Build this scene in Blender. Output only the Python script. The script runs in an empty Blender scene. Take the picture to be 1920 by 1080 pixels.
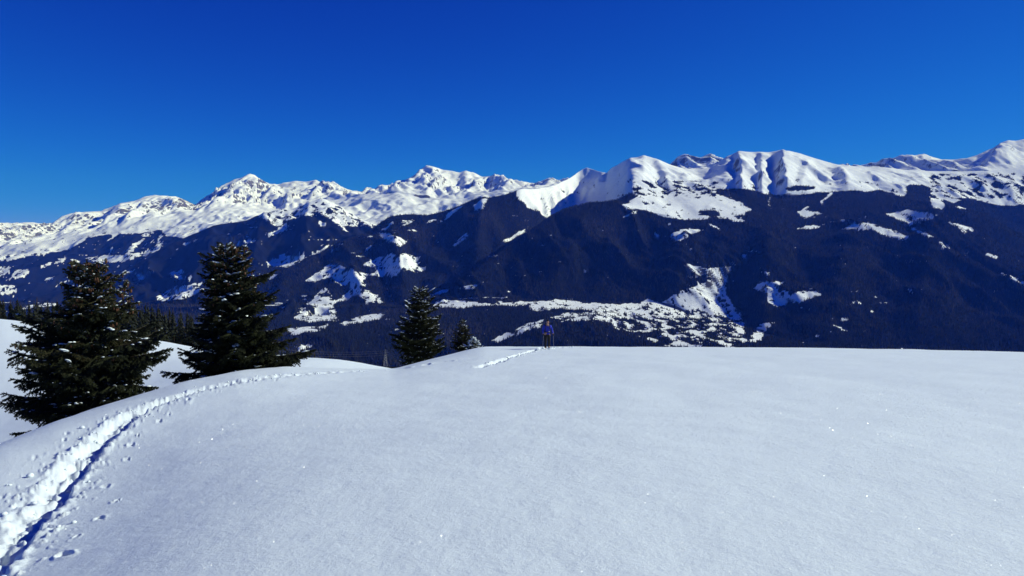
import bpy, math, random
import numpy as np
from mathutils import Vector, Matrix

# ------------------------------------------------------------------ camera, sky, sun, exposure
SC = bpy.context.scene
COL = SC.collection
F = 1333.0                      # focal length in pixels of a 1920 wide frame
HROW = 425.0                    # row of the true horizon
PITCH = math.atan((540 - HROW) / F)
cam = bpy.data.cameras.new('camera'); cam.sensor_width = 36.0; cam.lens = 36.0 * F / 1920.0
cam.clip_start = 0.1; cam.clip_end = 120000.0
cam_o = bpy.data.objects.new('camera', cam); COL.objects.link(cam_o)
cam_o.location = (0, 0, 0); cam_o.rotation_euler = (math.pi / 2 - PITCH, 0, 0)
SC.camera = cam_o

SUN_AZ, SUN_EL = math.radians(77), math.radians(31)     # azimuth from the view direction towards the right
SUN_DIR = Vector((math.sin(SUN_AZ) * math.cos(SUN_EL), math.cos(SUN_AZ) * math.cos(SUN_EL), math.sin(SUN_EL)))
w = bpy.data.worlds.new('World'); SC.world = w; w.use_nodes = True
nt = w.node_tree
bg = nt.nodes['Background']
sky = nt.nodes.new('ShaderNodeTexSky'); sky.sky_type = 'NISHITA'; sky.sun_disc = False
sky.sun_elevation = SUN_EL; sky.sun_rotation = SUN_AZ
sky.altitude = 9000; sky.air_density = 1.0; sky.dust_density = 0.0; sky.ozone_density = 10.0
# the camera's deep blue: one response curve per channel, the same over the whole sky
def wmath(op, a, b):
    n = nt.nodes.new('ShaderNodeMath'); n.operation = op
    for i, v in enumerate((a, b)):
        if hasattr(v, 'links'): nt.links.new(v, n.inputs[i])
        else: n.inputs[i].default_value = v
    return n.outputs[0]
sep = nt.nodes.new('ShaderNodeSeparateColor'); nt.links.new(sky.outputs[0], sep.inputs[0])
cmb = nt.nodes.new('ShaderNodeCombineColor')
cr_, cg_, cb_ = (wmath('MULTIPLY', sep.outputs[i], 0.15) for i in range(3))
nt.links.new(wmath('MULTIPLY', wmath('POWER', cr_, 2.0), 14.0), cmb.inputs[0])
cgp = wmath('POWER', cg_, 2.2)
nt.links.new(wmath('DIVIDE', wmath('MULTIPLY', cgp, 68.0), wmath('ADD', wmath('MULTIPLY', cgp, 24.0), 1.0)), cmb.inputs[1])
nt.links.new(wmath('DIVIDE', wmath('MULTIPLY', cb_, 15.2), wmath('ADD', wmath('MULTIPLY', cb_, 1.0), 1.0)), cmb.inputs[2])
nt.links.new(cmb.outputs[0], bg.inputs[0])
bg.inputs[1].default_value = 0.1
sl = bpy.data.lights.new('sun', 'SUN'); sl.energy = 4.55; sl.angle = math.radians(0.53); sl.color = (0.975, 1.0, 0.92)
so = bpy.data.objects.new('sun', sl); COL.objects.link(so)
so.rotation_euler = SUN_DIR.to_track_quat('Z', 'Y').to_euler(); so.location = (400, 100, 400)
SC.view_settings.view_transform = 'Standard'; SC.view_settings.look = 'None'
SC.view_settings.exposure = 0.0; SC.view_settings.gamma = 1.0; SC.view_settings.use_curve_mapping = False
SC.cycles.max_bounces = 6; SC.cycles.diffuse_bounces = 1; SC.cycles.volume_bounces = 0
SC.cycles.use_denoising = True

rng = np.random.default_rng(7)
random.seed(7)

# ------------------------------------------------------------------ helpers
def tag(o, label=None, cat=None, group=None, kind=None):
    if label: o['label'] = label
    if cat: o['category'] = cat
    if group: o['group'] = group
    if kind: o['kind'] = kind
    return o

def link(name, me, mats=(), parent=None):
    o = bpy.data.objects.new(name, me); COL.objects.link(o)
    for m in mats:
        if m.name not in [x.name for x in me.materials if x]: me.materials.append(m)
    if parent: o.parent = parent
    return o

def empty(name, loc):
    o = bpy.data.objects.new(name, None); COL.objects.link(o); o.location = loc; o.empty_display_size = 0.2
    return o

def mesh_np(name, co, faces, smooth=False):
    """co (n,3); faces (m,k) all with k corners"""
    me = bpy.data.meshes.new(name)
    co = np.ascontiguousarray(co, dtype=np.float32); faces = np.ascontiguousarray(faces, dtype=np.int32)
    n, m, k = len(co), len(faces), faces.shape[1]
    me.vertices.add(n); me.vertices.foreach_set('co', co.ravel())
    me.loops.add(m * k); me.loops.foreach_set('vertex_index', faces.ravel())
    me.polygons.add(m); me.polygons.foreach_set('loop_start', np.arange(0, m * k, k, dtype=np.int32))
    me.polygons.foreach_set('loop_total', np.full(m, k, dtype=np.int32))
    me.polygons.foreach_set('use_smooth', np.full(m, smooth, dtype=bool))
    me.update(calc_edges=True)
    return me

def attr(me, name, vals):
    a = me.attributes.new(name, 'FLOAT', 'POINT'); a.data.foreach_set('value', np.ascontiguousarray(vals, dtype=np.float32).ravel())

def grid_faces(nr, nc):
    i = np.arange(nr * nc).reshape(nr, nc)
    return np.stack([i[:-1, :-1], i[:-1, 1:], i[1:, 1:], i[1:, :-1]], -1).reshape(-1, 4)

_P = np.random.default_rng(11).permutation(256); _P = np.concatenate([_P, _P, _P])
_G = np.stack([np.cos(np.arange(256) * 2.399963), np.sin(np.arange(256) * 2.399963)], -1)
def perlin(x, y, seed=0):
    x = np.asarray(x, float) + seed * 17.31; y = np.asarray(y, float) - seed * 9.77
    xi = np.floor(x).astype(np.int64); yi = np.floor(y).astype(np.int64)
    xf = x - xi; yf = y - yi
    u = xf * xf * xf * (xf * (xf * 6 - 15) + 10); v = yf * yf * yf * (yf * (yf * 6 - 15) + 10)
    def g(i, j, dx, dy):
        h = _P[_P[i & 255] + (j & 255)]
        gg = _G[h]; return gg[..., 0] * dx + gg[..., 1] * dy
    a = g(xi, yi, xf, yf); b = g(xi + 1, yi, xf - 1, yf); c = g(xi, yi + 1, xf, yf - 1); d = g(xi + 1, yi + 1, xf - 1, yf - 1)
    return ((a + (b - a) * u) + ((c + (d - c) * u) - (a + (b - a) * u)) * v) * 1.5
def fbm(x, y, octv=4, seed=0, gain=0.5):
    s = 0; a = 1.0
    for k in range(octv):
        s = s + a * perlin(x, y, seed + k); x = x * 2.03; y = y * 2.03; a *= gain
    return s
def ridged(x, y, octv=5, seed=0, gain=0.5):
    s = 0; a = 1.0; wgt = 1.0
    for k in range(octv):
        n = (1 - np.abs(perlin(x, y, seed + k))) ** 2 * wgt
        s = s + a * n; wgt = np.clip(n * 1.6, 0, 1); x = x * 2.07; y = y * 2.07; a *= gain
    return s

CP, SP = math.cos(PITCH), math.sin(PITCH)
def ray(px, row):
    """photo direction as slopes: a = x / y, s = z / y"""
    u = (np.asarray(px, float) - 960) / F; v = (540 - np.asarray(row, float)) / F
    yy = CP + v * SP
    return u / yy, (-SP + v * CP) / yy
def proj(x, y, z):
    zz = y * CP - z * SP
    return 960 + F * x / zz, 540 - F * (y * SP + z * CP) / zz
def poly_in(px, py, poly):
    poly = np.asarray(poly, float)
    x0, y0 = poly.min(0); x1, y1 = poly.max(0)
    m = (px > x0) & (px < x1) & (py > y0) & (py < y1)
    r = np.zeros(px.shape, bool)
    if not m.any(): return r
    qx, qy = px[m], py[m]; ins = np.zeros(qx.shape, bool)
    for i in range(len(poly)):
        ax, ay = poly[i]; bx, by = poly[(i + 1) % len(poly)]
        if ay == by: continue
        c = ((ay > qy) != (by > qy)) & (qx < (bx - ax) * (qy - ay) / (by - ay) + ax)
        ins ^= c
    r[m] = ins
    return r
def seg_dist(px, py, line):
    d = np.full(px.shape, 1e9)
    for (ax, ay), (bx, by) in zip(line[:-1], line[1:]):
        vx, vy = bx - ax, by - ay; L = vx * vx + vy * vy
        t = np.clip(((px - ax) * vx + (py - ay) * vy) / L, 0, 1)
        d = np.minimum(d, np.hypot(px - ax - t * vx, py - ay - t * vy))
    return d

# ------------------------------------------------------------------ materials
def new_mat(name):
    m = bpy.data.materials.new(name); m.use_nodes = True
    t = m.node_tree; b = t.nodes['Principled BSDF']
    return m, t, b
def N(t, typ, **kw):
    n = t.nodes.new(typ)
    for k, v in kw.items(): setattr(n, k, v)
    return n
def simple_mat(name, col, rough=0.6, var=0.25, scale=30.0, metal=0.0, bump=0.0):
    m, t, b = new_mat(name)
    tc = N(t, 'ShaderNodeTexCoord'); nz = N(t, 'ShaderNodeTexNoise'); nz.inputs['Scale'].default_value = scale; nz.inputs['Detail'].default_value = 4
    t.links.new(tc.outputs['Object'], nz.inputs['Vector'])
    r = N(t, 'ShaderNodeValToRGB')
    r.color_ramp.elements[0].position = 0.3; r.color_ramp.elements[1].position = 0.7
    r.color_ramp.elements[0].color = tuple(c * (1 - var) for c in col) + (1,); r.color_ramp.elements[1].color = tuple(min(1, c * (1 + var)) for c in col) + (1,)
    t.links.new(nz.outputs[0], r.inputs[0]); t.links.new(r.outputs[0], b.inputs['Base Color'])
    b.inputs['Roughness'].default_value = rough; b.inputs['Metallic'].default_value = metal
    b.inputs['Specular IOR Level'].default_value = 0.25
    if bump:
        bp = N(t, 'ShaderNodeBump'); bp.inputs['Strength'].default_value = bump; bp.inputs['Distance'].default_value = 0.02
        t.links.new(nz.outputs[0], bp.inputs['Height']); t.links.new(bp.outputs[0], b.inputs['Normal'])
    return m

def snow_mat():
    m, t, b = new_mat('snow')
    tc = N(t, 'ShaderNodeTexCoord')
    n1 = N(t, 'ShaderNodeTexNoise'); n1.inputs['Scale'].default_value = 42; n1.inputs['Detail'].default_value = 5; n1.inputs['Roughness'].default_value = 0.75
    n2 = N(t, 'ShaderNodeTexNoise'); n2.inputs['Scale'].default_value = 1.1; n2.inputs['Detail'].default_value = 4
    n3 = N(t, 'ShaderNodeTexNoise'); n3.inputs['Scale'].default_value = 14; n3.inputs['Detail'].default_value = 3
    for n in (n1, n2, n3): t.links.new(tc.outputs['Object'], n.inputs['Vector'])
    r = N(t, 'ShaderNodeValToRGB')
    r.color_ramp.elements[0].position = 0.3; r.color_ramp.elements[1].position = 0.72
    r.color_ramp.elements[0].color = (0.75, 0.845, 0.84, 1); r.color_ramp.elements[1].color = (0.785, 0.88, 0.872, 1)
    mx = N(t, 'ShaderNodeMath', operation='ADD'); ml = N(t, 'ShaderNodeMath', operation='MULTIPLY'); ml.inputs[1].default_value = 0.5
    t.links.new(n1.outputs[0], mx.inputs[0]); t.links.new(n2.outputs[0], mx.inputs[1]); t.links.new(mx.outputs[0], ml.inputs[0])
    t.links.new(ml.outputs[0], r.inputs[0]); t.links.new(r.outputs[0], b.inputs['Base Color'])
    b.inputs['Roughness'].default_value = 0.55; b.inputs['Specular IOR Level'].default_value = 0.15
    b1 = N(t, 'ShaderNodeBump'); b1.inputs['Strength'].default_value = 0.7; b1.inputs['Distance'].default_value = 0.010
    b2 = N(t, 'ShaderNodeBump'); b2.inputs['Strength'].default_value = 0.34; b2.inputs['Distance'].default_value = 0.02
    t.links.new(n1.outputs[0], b1.inputs['Height']); t.links.new(n3.outputs[0], b2.inputs['Height'])
    t.links.new(b2.outputs[0], b1.inputs['Normal']); t.links.new(b1.outputs[0], b.inputs['Normal'])
    return m
SNOW = snow_mat()

def terrain_mat():
    """forest floor, snow and rock by the attribute 'forest', slope and noise (units: metres)"""
    m, t, b = new_mat('mountain_ground')
    tc = N(t, 'ShaderNodeTexCoord')
    def noise(sc, det, rough=0.6):
        n = N(t, 'ShaderNodeTexNoise'); n.inputs['Scale'].default_value = sc; n.inputs['Detail'].default_value = det; n.inputs['Roughness'].default_value = rough
        t.links.new(tc.outputs['Object'], n.inputs['Vector']); return n
    nf = noise(0.028, 5, 0.75); nr = noise(0.009, 7, 0.75); nb = noise(0.010, 7, 0.6)
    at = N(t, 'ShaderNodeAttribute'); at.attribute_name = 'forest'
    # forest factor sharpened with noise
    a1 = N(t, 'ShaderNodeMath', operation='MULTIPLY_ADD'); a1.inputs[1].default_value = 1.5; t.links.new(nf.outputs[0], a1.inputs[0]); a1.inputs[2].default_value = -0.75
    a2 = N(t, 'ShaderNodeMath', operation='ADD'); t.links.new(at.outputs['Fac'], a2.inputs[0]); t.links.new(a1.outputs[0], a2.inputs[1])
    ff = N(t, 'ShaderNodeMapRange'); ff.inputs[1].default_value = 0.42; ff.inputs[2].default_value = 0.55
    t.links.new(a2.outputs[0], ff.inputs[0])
    # rock factor
    ge = N(t, 'ShaderNodeNewGeometry'); sx = N(t, 'ShaderNodeSeparateXYZ'); t.links.new(ge.outputs['True Normal'], sx.inputs[0])
    ar = N(t, 'ShaderNodeAttribute'); ar.attribute_name = 'rock'
    r1 = N(t, 'ShaderNodeMath', operation='MULTIPLY_ADD'); t.links.new(nr.outputs[0], r1.inputs[0]); r1.inputs[1].default_value = 0.55; t.links.new(sx.outputs[2], r1.inputs[2])
    r0 = N(t, 'ShaderNodeMath', operation='SUBTRACT'); t.links.new(r1.outputs[0], r0.inputs[0]); t.links.new(ar.outputs['Fac'], r0.inputs[1])
    rf = N(t, 'ShaderNodeMapRange'); rf.inputs[1].default_value = 0.98; rf.inputs[2].default_value = 0.88; t.links.new(r0.outputs[0], rf.inputs[0])
    snow = N(t, 'ShaderNodeRGB'); snow.outputs[0].default_value = (0.82, 0.88, 0.88, 1)
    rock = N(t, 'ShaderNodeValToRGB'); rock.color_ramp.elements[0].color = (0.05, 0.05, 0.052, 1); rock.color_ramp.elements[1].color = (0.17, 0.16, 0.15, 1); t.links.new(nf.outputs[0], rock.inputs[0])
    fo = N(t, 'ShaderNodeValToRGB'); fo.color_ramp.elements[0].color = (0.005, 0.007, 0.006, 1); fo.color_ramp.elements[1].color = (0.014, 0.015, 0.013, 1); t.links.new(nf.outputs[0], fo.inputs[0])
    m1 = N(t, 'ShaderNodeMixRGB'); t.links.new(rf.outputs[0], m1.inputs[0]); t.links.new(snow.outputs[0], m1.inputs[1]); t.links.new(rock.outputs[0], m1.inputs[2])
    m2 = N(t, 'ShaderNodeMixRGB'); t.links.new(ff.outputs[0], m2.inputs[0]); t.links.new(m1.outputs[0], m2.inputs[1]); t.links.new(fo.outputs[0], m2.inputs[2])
    t.links.new(m2.outputs[0], b.inputs['Base Color'])
    b.inputs['Roughness'].default_value = 0.9; b.inputs['Specular IOR Level'].default_value = 0.0
    bp = N(t, 'ShaderNodeBump'); bp.inputs['Strength'].default_value = 0.42; bp.inputs['Distance'].default_value = 20.0
    t.links.new(nb.outputs[0], bp.inputs['Height']); t.links.new(bp.outputs[0], b.inputs['Normal'])
    return m
GROUND = terrain_mat()

# ------------------------------------------------------------------ foreground snow hill
H = 1.65
crest = np.array([  # px, row, depth of the near crest
 (-1500,1000,10),(-600,960,10.5),(-200,910,11.5),(0,832,14),(100,793,16.5),(200,758,20),(270,737,23),(350,714,26),(450,695,30),(533,688,34),(600,689.5,36.5),(650,691,38),
 (700,692,39),(738,692,40),(765,685,41),(800,675.5,45),(850,663,50),(880,655,53),(905,649.5,56),(960,650,58),(1020,650,58),(1100,650,58),(1300,651,57),(1500,652,55),
 (1700,655,53),(1920,660.5,50),(2200,672,40),(2800,700,36),(3600,740,34)], float)
cr_a, cr_s = ray(crest[:, 0], crest[:, 1])
back = {   # px: knots behind the near crest (depth, row)
 -1500: [(20,1060),(40,1000),(75,800),(120,640),(180,680),(320,740)],
 -200: [(20,925),(40,850),(75,700),(120,588),(180,650),(320,720)],
 0:   [(25,862),(45,800),(75,690),(120,597),(180,645),(320,715)],
 200: [(30,798),(50,745),(80,680),(120,622),(180,655),(320,715)],
 350: [(40,738),(60,702),(90,670),(120,648),(180,668),(320,718)],
 450: [(45,706),(65,690),(90,674),(120,668),(180,690),(320,722)],
 540: [(48,697),(58,673),(76,676),(120,705),(180,720),(320,730)],
 600: [(49,698),(60,672.5),(76,676),(120,715),(180,728),(320,732)],
 640: [(50,699),(62,675.5),(78,682),(120,725),(180,735),(320,735)],
 700: [(51,702),(64,684.5),(80,693),(120,735),(180,742),(320,738)],
 738: [(52,703),(66,691.5),(82,702),(120,740),(180,748),(320,740)],
 800: [(54,688),(70,700),(90,722),(120,745),(180,755),(320,740)],
 880: [(64,662),(80,685),(98,710),(120,735),(180,755),(320,740)],
 1020: [(74,655),(90,674),(108,700),(128,728),(180,752),(320,740)],
 1920: [(66,667),(82,688),(100,712),(122,735),(180,755),(320,745)],
 3600: [(58,760),(75,790),(95,800),(120,805),(180,800),(320,770)]}
bk_px = sorted(back)
bk_a = ray(bk_px, [690] * len(bk_px))[0]
bk_Y = np.array([[k[0] for k in back[p]] for p in bk_px], float)
bk_s = np.array([[ray(p, k[1])[1] for k in back[p]] for p in bk_px], float)
fine_a = np.linspace(-2.2, 2.2, 2201)
def sm(v, n=9):
    k = np.hanning(n + 2)[1:-1]; k /= k.sum()
    return np.convolve(np.pad(v, n // 2, mode='edge'), k, mode='valid')
T_S = sm(np.interp(fine_a, cr_a, cr_s), 15); T_Y = sm(np.interp(fine_a, cr_a, crest[:, 2]), 61)
T_bY = [sm(np.interp(fine_a, bk_a, bk_Y[:, j]), 41) for j in range(bk_Y.shape[1])]
T_bs = [sm(np.interp(fine_a, bk_a, bk_s[:, j]), 41) for j in range(bk_Y.shape[1])]
B_Y = sm(np.interp(fine_a, cr_a, crest[:, 2]), 361)
B_S = sm(np.interp(fine_a, cr_a, cr_s), 361)      # the broad shape of the hill close to the camera
def near_coef(a):
    S = -np.interp(a, fine_a, T_S); Yc = np.interp(a, fine_a, T_Y)
    return S - 2 * H / Yc, H / Yc ** 2, Yc
TAB_Y = np.exp(np.linspace(math.log(0.8), math.log(320), 420))
def _build_tab():
    A, B, Yc = near_coef(fine_a)
    Z = np.zeros((len(fine_a), len(TAB_Y)))
    for i in range(len(fine_a)):
        ye = Yc[i] * 1.12
        kY = [ye * 0.94, ye] + [max(T_bY[j][i], ye + 1 + j) for j in range(len(T_bY))]
        kz = [-H - A[i] * y - B[i] * y * y for y in kY[:2]] + [T_bs[j][i] * kY[2 + j] for j in range(len(T_bY))]
        # Catmull-Rom through the knots behind the crest
        kY = np.array(kY); kz = np.array(kz)
        m = np.gradient(kz, kY)
        far = TAB_Y > ye
        z = -H - A[i] * TAB_Y - B[i] * TAB_Y ** 2
        w_ = np.clip((TAB_Y / Yc[i] - 0.25) / 0.72, 0, 1); w_ = w_ * w_ * (3 - 2 * w_)
        z = w_ * z + (1 - w_) * (-H - (-B_S[i] - 2 * H / B_Y[i]) * TAB_Y - H / B_Y[i] ** 2 * TAB_Y ** 2)
        z = z - (0.045 if fine_a[i] < 0 else 0.006) * (fine_a[i] * TAB_Y) ** 2 * np.exp(-(TAB_Y / 11) ** 2) * (1 - w_)
        yy = TAB_Y[far]; j = np.clip(np.searchsorted(kY, yy) - 1, 0, len(kY) - 2)
        h = kY[j + 1] - kY[j]; t = np.clip((yy - kY[j]) / h, 0, 1)
        z[far] = (2*t**3-3*t**2+1)*kz[j] + (t**3-2*t**2+t)*h*m[j] + (-2*t**3+3*t**2)*kz[j+1] + (t**3-t**2)*h*m[j+1]
        Z[i] = z
    return Z
TAB_Z = _build_tab()
LY = np.log(TAB_Y)
def hill0(x, y):
    """smooth hill height"""
    x = np.asarray(x, float); y = np.maximum(np.asarray(y, float), 0.81)
    a = np.clip(x / y, -2.19, 2.19)
    fi = (a + 2.2) / 4.4 * 2200; i = np.clip(fi.astype(int), 0, 2199); fi = fi - i
    fj = (np.log(y) - LY[0]) / (LY[1] - LY[0]); j = np.clip(fj.astype(int), 0, len(LY) - 2); fj = np.clip(fj - j, 0, 1)
    return (TAB_Z[i, j] * (1 - fi) + TAB_Z[i + 1, j] * fi) * (1 - fj) + (TAB_Z[i, j + 1] * (1 - fi) + TAB_Z[i + 1, j + 1] * fi) * fj
def on_near(px, row):
    a, s = ray(px, row); ys = np.exp(np.linspace(math.log(0.85), math.log(60), 3000)); out = []
    for a1, s1 in zip(np.atleast_1d(a), np.atleast_1d(s)):
        g = hill0(a1 * ys, ys) - s1 * ys
        k = np.where(g >= 0)[0]
        out.append(ys[k[0]] if len(k) else ys[np.argmax(g)])
    Y = np.array(out)
    return np.atleast_1d(a) * Y, Y
# the trodden track, followed on the hill in metres
tr_px = np.array([(-330,1500),(-150,1240),(-60,1128),(0,1050),(60,982),(115,915),(160,862),(200,822),(245,784),(300,757),(350,741),(400,727),(440,718),(500,709),(570,702),(640,698),(700,695.5),(735,694.5)], float)
tx, ty = on_near(tr_px[:, 0], tr_px[:, 1])
t2 = np.array([(897,689),(930,680),(960,669.5),(990,660.5),(1012,655),(1024,653.4),(1040,652),(1065,651.2),(1092,650.8)], float)
t2x, t2y = on_near(t2[:, 0], t2[:, 1])
def dense(xs, ys, step=0.12):
    d = np.concatenate([[0], np.cumsum(np.hypot(np.diff(xs), np.diff(ys)))])
    k = np.arange(0, d[-1], step)
    # smooth resample
    X = np.interp(k, d, xs); Y = np.interp(k, d, ys)
    n = 9
    return sm(X, n), sm(Y, n), k
TRK = [dense(tx, ty), dense(t2x, t2y)]
def track_uv(x, y, T):
    """signed cross distance (right positive) and length along the track for points near it"""
    X, Y, K = T
    best = np.full(x.shape, 1e9); v = np.zeros(x.shape); u = np.zeros(x.shape)
    for k0 in range(0, len(X), 400):
        Xs, Ys = X[k0:k0 + 400], Y[k0:k0 + 400]
        d = (x[:, None] - Xs[None]) ** 2 + (y[:, None] - Ys[None]) ** 2
        j = d.argmin(1); dm = d[np.arange(len(x)), j]
        up = dm < best
        jj = np.clip(j + k0, 1, len(X) - 2)
        txx = X[jj + 1] - X[jj - 1]; tyy = Y[jj + 1] - Y[jj - 1]; L = np.hypot(txx, tyy) + 1e-9
        txx /= L; tyy /= L
        dx = x - X[jj]; dy = y - Y[jj]
        uu = dx * tyy - dy * txx; vv = K[jj] + dx * txx + dy * tyy
        u[up] = uu[up]; v[up] = vv[up]; best[up] = dm[up]
    return u, v
TW = 0.86            # width factor of the trodden track
PITS = []
_r = random.Random(5)
for T, side in ((TRK[0], 1),):
    L = T[2][-1]; k = 0.5
    while k < min(L, 30):
        for s_ in ((-1, 1) if _r.random() < .5 else (1,)):
            PITS.append((k + _r.uniform(-.3, .3), s_ * _r.uniform(0.5, 0.85) + (0.1 if s_ > 0 else -0.15), _r.uniform(.022, .05), _r.uniform(.03, .09)))
        k += _r.uniform(0.55, 1.3)
_h = on_near([1026], [654.5]); HK = (float(_h[0][0]), float(_h[1][0]))      # where the hiker stands
def hill(x, y):
    x = np.asarray(x, float); y = np.asarray(y, float)
    z = hill0(x, y)
    z = z + 0.022 * fbm(x * 0.3, y * 0.3, 3, 3) * np.clip(y / 8, 0.3, 1.5) + 0.004 * fbm(x * 2.5, y * 2.5, 3, 5)
    z = z + 0.10 * np.exp(-((x - HK[0] + 1.3) / 2.2) ** 2 - ((y - HK[1] - 1.2) / 1.1) ** 2)
    sh = x.shape; X = x.ravel(); Y = y.ravel(); Zr = z.ravel().copy()
    for ti, T in enumerate(TRK):
        near = np.zeros(X.shape, bool)
        x0, x1, y0, y1 = T[0].min() - 1.8, T[0].max() + 1.8, T[1].min() - 1.8, T[1].max() + 1.8
        cand = np.where((X > x0) & (X < x1) & (Y > y0) & (Y < y1))[0]
        for c0 in range(0, len(cand), 20000):
            c = cand[c0:c0 + 20000]
            u, v = track_uv(X[c], Y[c], T)
            u = u / (TW if ti == 0 else 0.55)
            k = np.abs(u) < 1.25
            c = c[k]; u = u[k]; v = v[k]
            if not len(c): continue
            wv = 0.06 * perlin(v * 0.9, v * 0 + 3.3, 2) + 0.04 * perlin(v * 2.9, v * 0 + 1.3, 4)
            uu = u + wv
            step = 0.5 + 0.5 * np.sin(v * 2 * math.pi / 0.62 + 2.0 * perlin(v * .7, v * 0, 8))
            dep = (0.145 if ti == 0 else 0.20) * (0.55 + 0.45 * step + 0.3 * perlin(v * 1.7, uu * 3, 6))
            lw = np.clip((uu + 0.36) / 0.30, 0, 1); lw = lw * lw * (3 - 2 * lw)
            rw = np.clip((0.20 - uu) / 0.075, 0, 1); rw = rw * rw * (3 - 2 * rw)
            prof = -dep * lw * rw
            # second, shallower rut on the left and a central rib
            prof += 0.05 * np.exp(-((uu + 0.04) / 0.05) ** 2) * (0.4 + 0.6 * perlin(v * 2.0, uu * 0, 12))
            rim = np.exp(-((uu - 0.27) / 0.06) ** 2) * 0.018 + np.exp(-((uu + 0.44) / 0.09) ** 2) * 0.03
            rough_m = np.exp(-(np.clip(np.abs(uu + 0.08) - 0.30, 0, 9) / 0.12) ** 2)
            rub = 0.050 * fbm(X[c] * 3.6, Y[c] * 3.6, 3, 21) + 0.012 * perlin(X[c] * 13, Y[c] * 13, 22)
            scat = np.exp(-(np.clip(np.abs(uu + 0.1) - 0.35, 0, 9) / 0.35) ** 2)
            cl = np.clip(perlin(X[c] * 9, Y[c] * 9, 30) - 0.42, 0, 1) * 0.10 * scat
            dz = prof + rim * (0.5 + perlin(v * 2.2, uu * 2, 14)) + rub * rough_m + cl
            if ti == 0:
                for (pv, pu, pr, pd) in PITS:
                    q = ((v - pv + 0.5 * (u - pu)) / 1.3) ** 2 + (u - pu + 0.05 * perlin(v * 9, u * 9, 33)) ** 2
                    m = q < (pr * 4) ** 2
                    if m.any():
                        dz[m] -= pd * np.exp(-(q[m] / pr ** 2)); dz[m] += 0.25 * pd * np.exp(-((np.sqrt(q[m]) - pr * 1.9) / (pr * .6)) ** 2)
            endf = np.clip(v / 0.3, 0, 1)
            Zr[c] += dz * endf
    return Zr.reshape(sh)

def build_hill():
    a = np.concatenate([np.linspace(-2.1, -0.86, 70)[:-1], np.linspace(-0.86, -0.36, 430)[:-1], np.linspace(-0.36, 0.0, 200)[:-1], np.linspace(0.0, 0.12, 110)[:-1], np.linspace(0.12, 0.86, 150)[:-1], np.linspace(0.86, 2.1, 50)])
    # rows: evenly seen, so that the near snow is finer than the far
    A, B = 0.1, 0.0011
    rows = np.concatenate([np.linspace(1900, 1110, 60)[:-1], np.linspace(1110, 700, 255)[:-1]])
    s = -ray(960, rows)[1]; Y1 = []
    for q in s:
        k = A - q; d = max(k * k - 4 * B * H, 0); Y1.append((-k - math.sqrt(d)) / (2 * B))
    Y1 = np.array(Y1)
    Y = np.concatenate([Y1, np.exp(np.linspace(math.log(Y1[-1]), math.log(60), 62))[1:], np.exp(np.linspace(math.log(60), math.log(318), 60))[1:]])
    gx = a[None, :] * Y[:, None]; gy = np.repeat(Y[:, None], len(a), 1)
    z = hill(gx, gy)
    me = mesh_np('snow_hill', np.stack([gx, gy, z], -1).reshape(-1, 3), grid_faces(len(Y), len(a)), True)
    o = link('snow_ground', me, [SNOW]); tag(o, 'smooth white snow slope with a trodden track in the foreground', kind='structure')
    return o
build_hill()
def ground_at(px, Y, row=690):
    a, _ = ray(px, row); x = float(a) * Y
    return x, float(hill0(np.array([x]), np.array([Y]))[0])

# ------------------------------------------------------------------ valley and mountains: knot lines (px, row, km)
def K(pts): return np.array(pts, float)
ZB = -1000.0
knots = []
def add(name, pts, n, amp, mid): knots.append((name, K(pts), n, amp, mid))
# name, knot line, rows up to the next knot, noise amplitude (m) at the knot and midway to the next
add('near', [(-400,745,.24),(2300,760,.24)], 24, 2, 8)
add('shelf', [(-400,720,1.7),(500,705,1.7),(600,688,1.7),(650,687,1.7),(760,689,1.7),(800,700,1.7),(2300,720,1.7)], 10, 4, 10)
add('river', [(-400,730,4.4),(960,722,4.6),(1500,730,4.5),(2300,735,4.4)], 46, 6, 40)
add('terrace', [(-400,640,5.6),(500,632,5.6),(560,622,5.6),(620,622,5.6),(700,640,5.5),(800,622,5.6),(900,640,5.4),(940,636,5.4),(1020,598,5.8),(1060,598,5.8),(1120,600,5.7),(1180,628,5.4),(1240,645,5.2),(1400,652,5.1),(1440,660,5.0),(2300,690,4.9)], 54, 10, 14)
add('foot', [(-400,590,6.6),(560,592,6.6),(640,590,6.6),(800,571,6.6),(900,564,6.6),(1000,562,6.7),(1100,564,6.7),(1180,566,6.7),(1230,566,6.7),(1300,590,6.4),(1380,602,6.3),(1430,622,5.9),(1500,640,5.6),(2300,670,5.5)], 110, 10, 115)
add('shoulder', [(-400,575,7.0),(700,574,7.0),(770,573,6.8),(792,568,6.8),(830,550,6.9),(880,518,7.1),(930,477,7.35),(985,436,7.6),(1030,407,7.8),(1055,394,7.9),(1100,383,8.0),(1150,376,8.1),(1180,388,8.1),(1210,396,8.1),(1280,411,8.0),(1390,414,8.0),(1420,410,8.1),(1500,415,8.3),(1600,398,8.6),(1690,378,9.0),(1750,376,9.1),(1800,386,9.0),(1848,401,8.9),(1885,424,8.7),(1920,449,8.5),(2100,540,8.0),(2300,600,7.5)], 26, 18, 25)
add('back', [(-400,572,7.3),(700,572,7.3),(770,575,7.3),(850,560,7.6),(930,500,8.1),(977,455,8.9),(1000,440,9.2),(1030,412,9.9),(1058,400,10.7),(1075,396,11.1),(1100,392,11.2),(1140,384,10.4),(1174,366,9.2),(1186,360,9.0),(1250,362,9.3),(1340,360,9.4),(1400,372,9.2),(1500,372,9.4),(1600,362,9.6),(1690,366,9.7),(1750,384,9.9),(1850,412,10.1),(1920,440,10.2),(2300,520,10.2)], 112, 22, 95)
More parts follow.
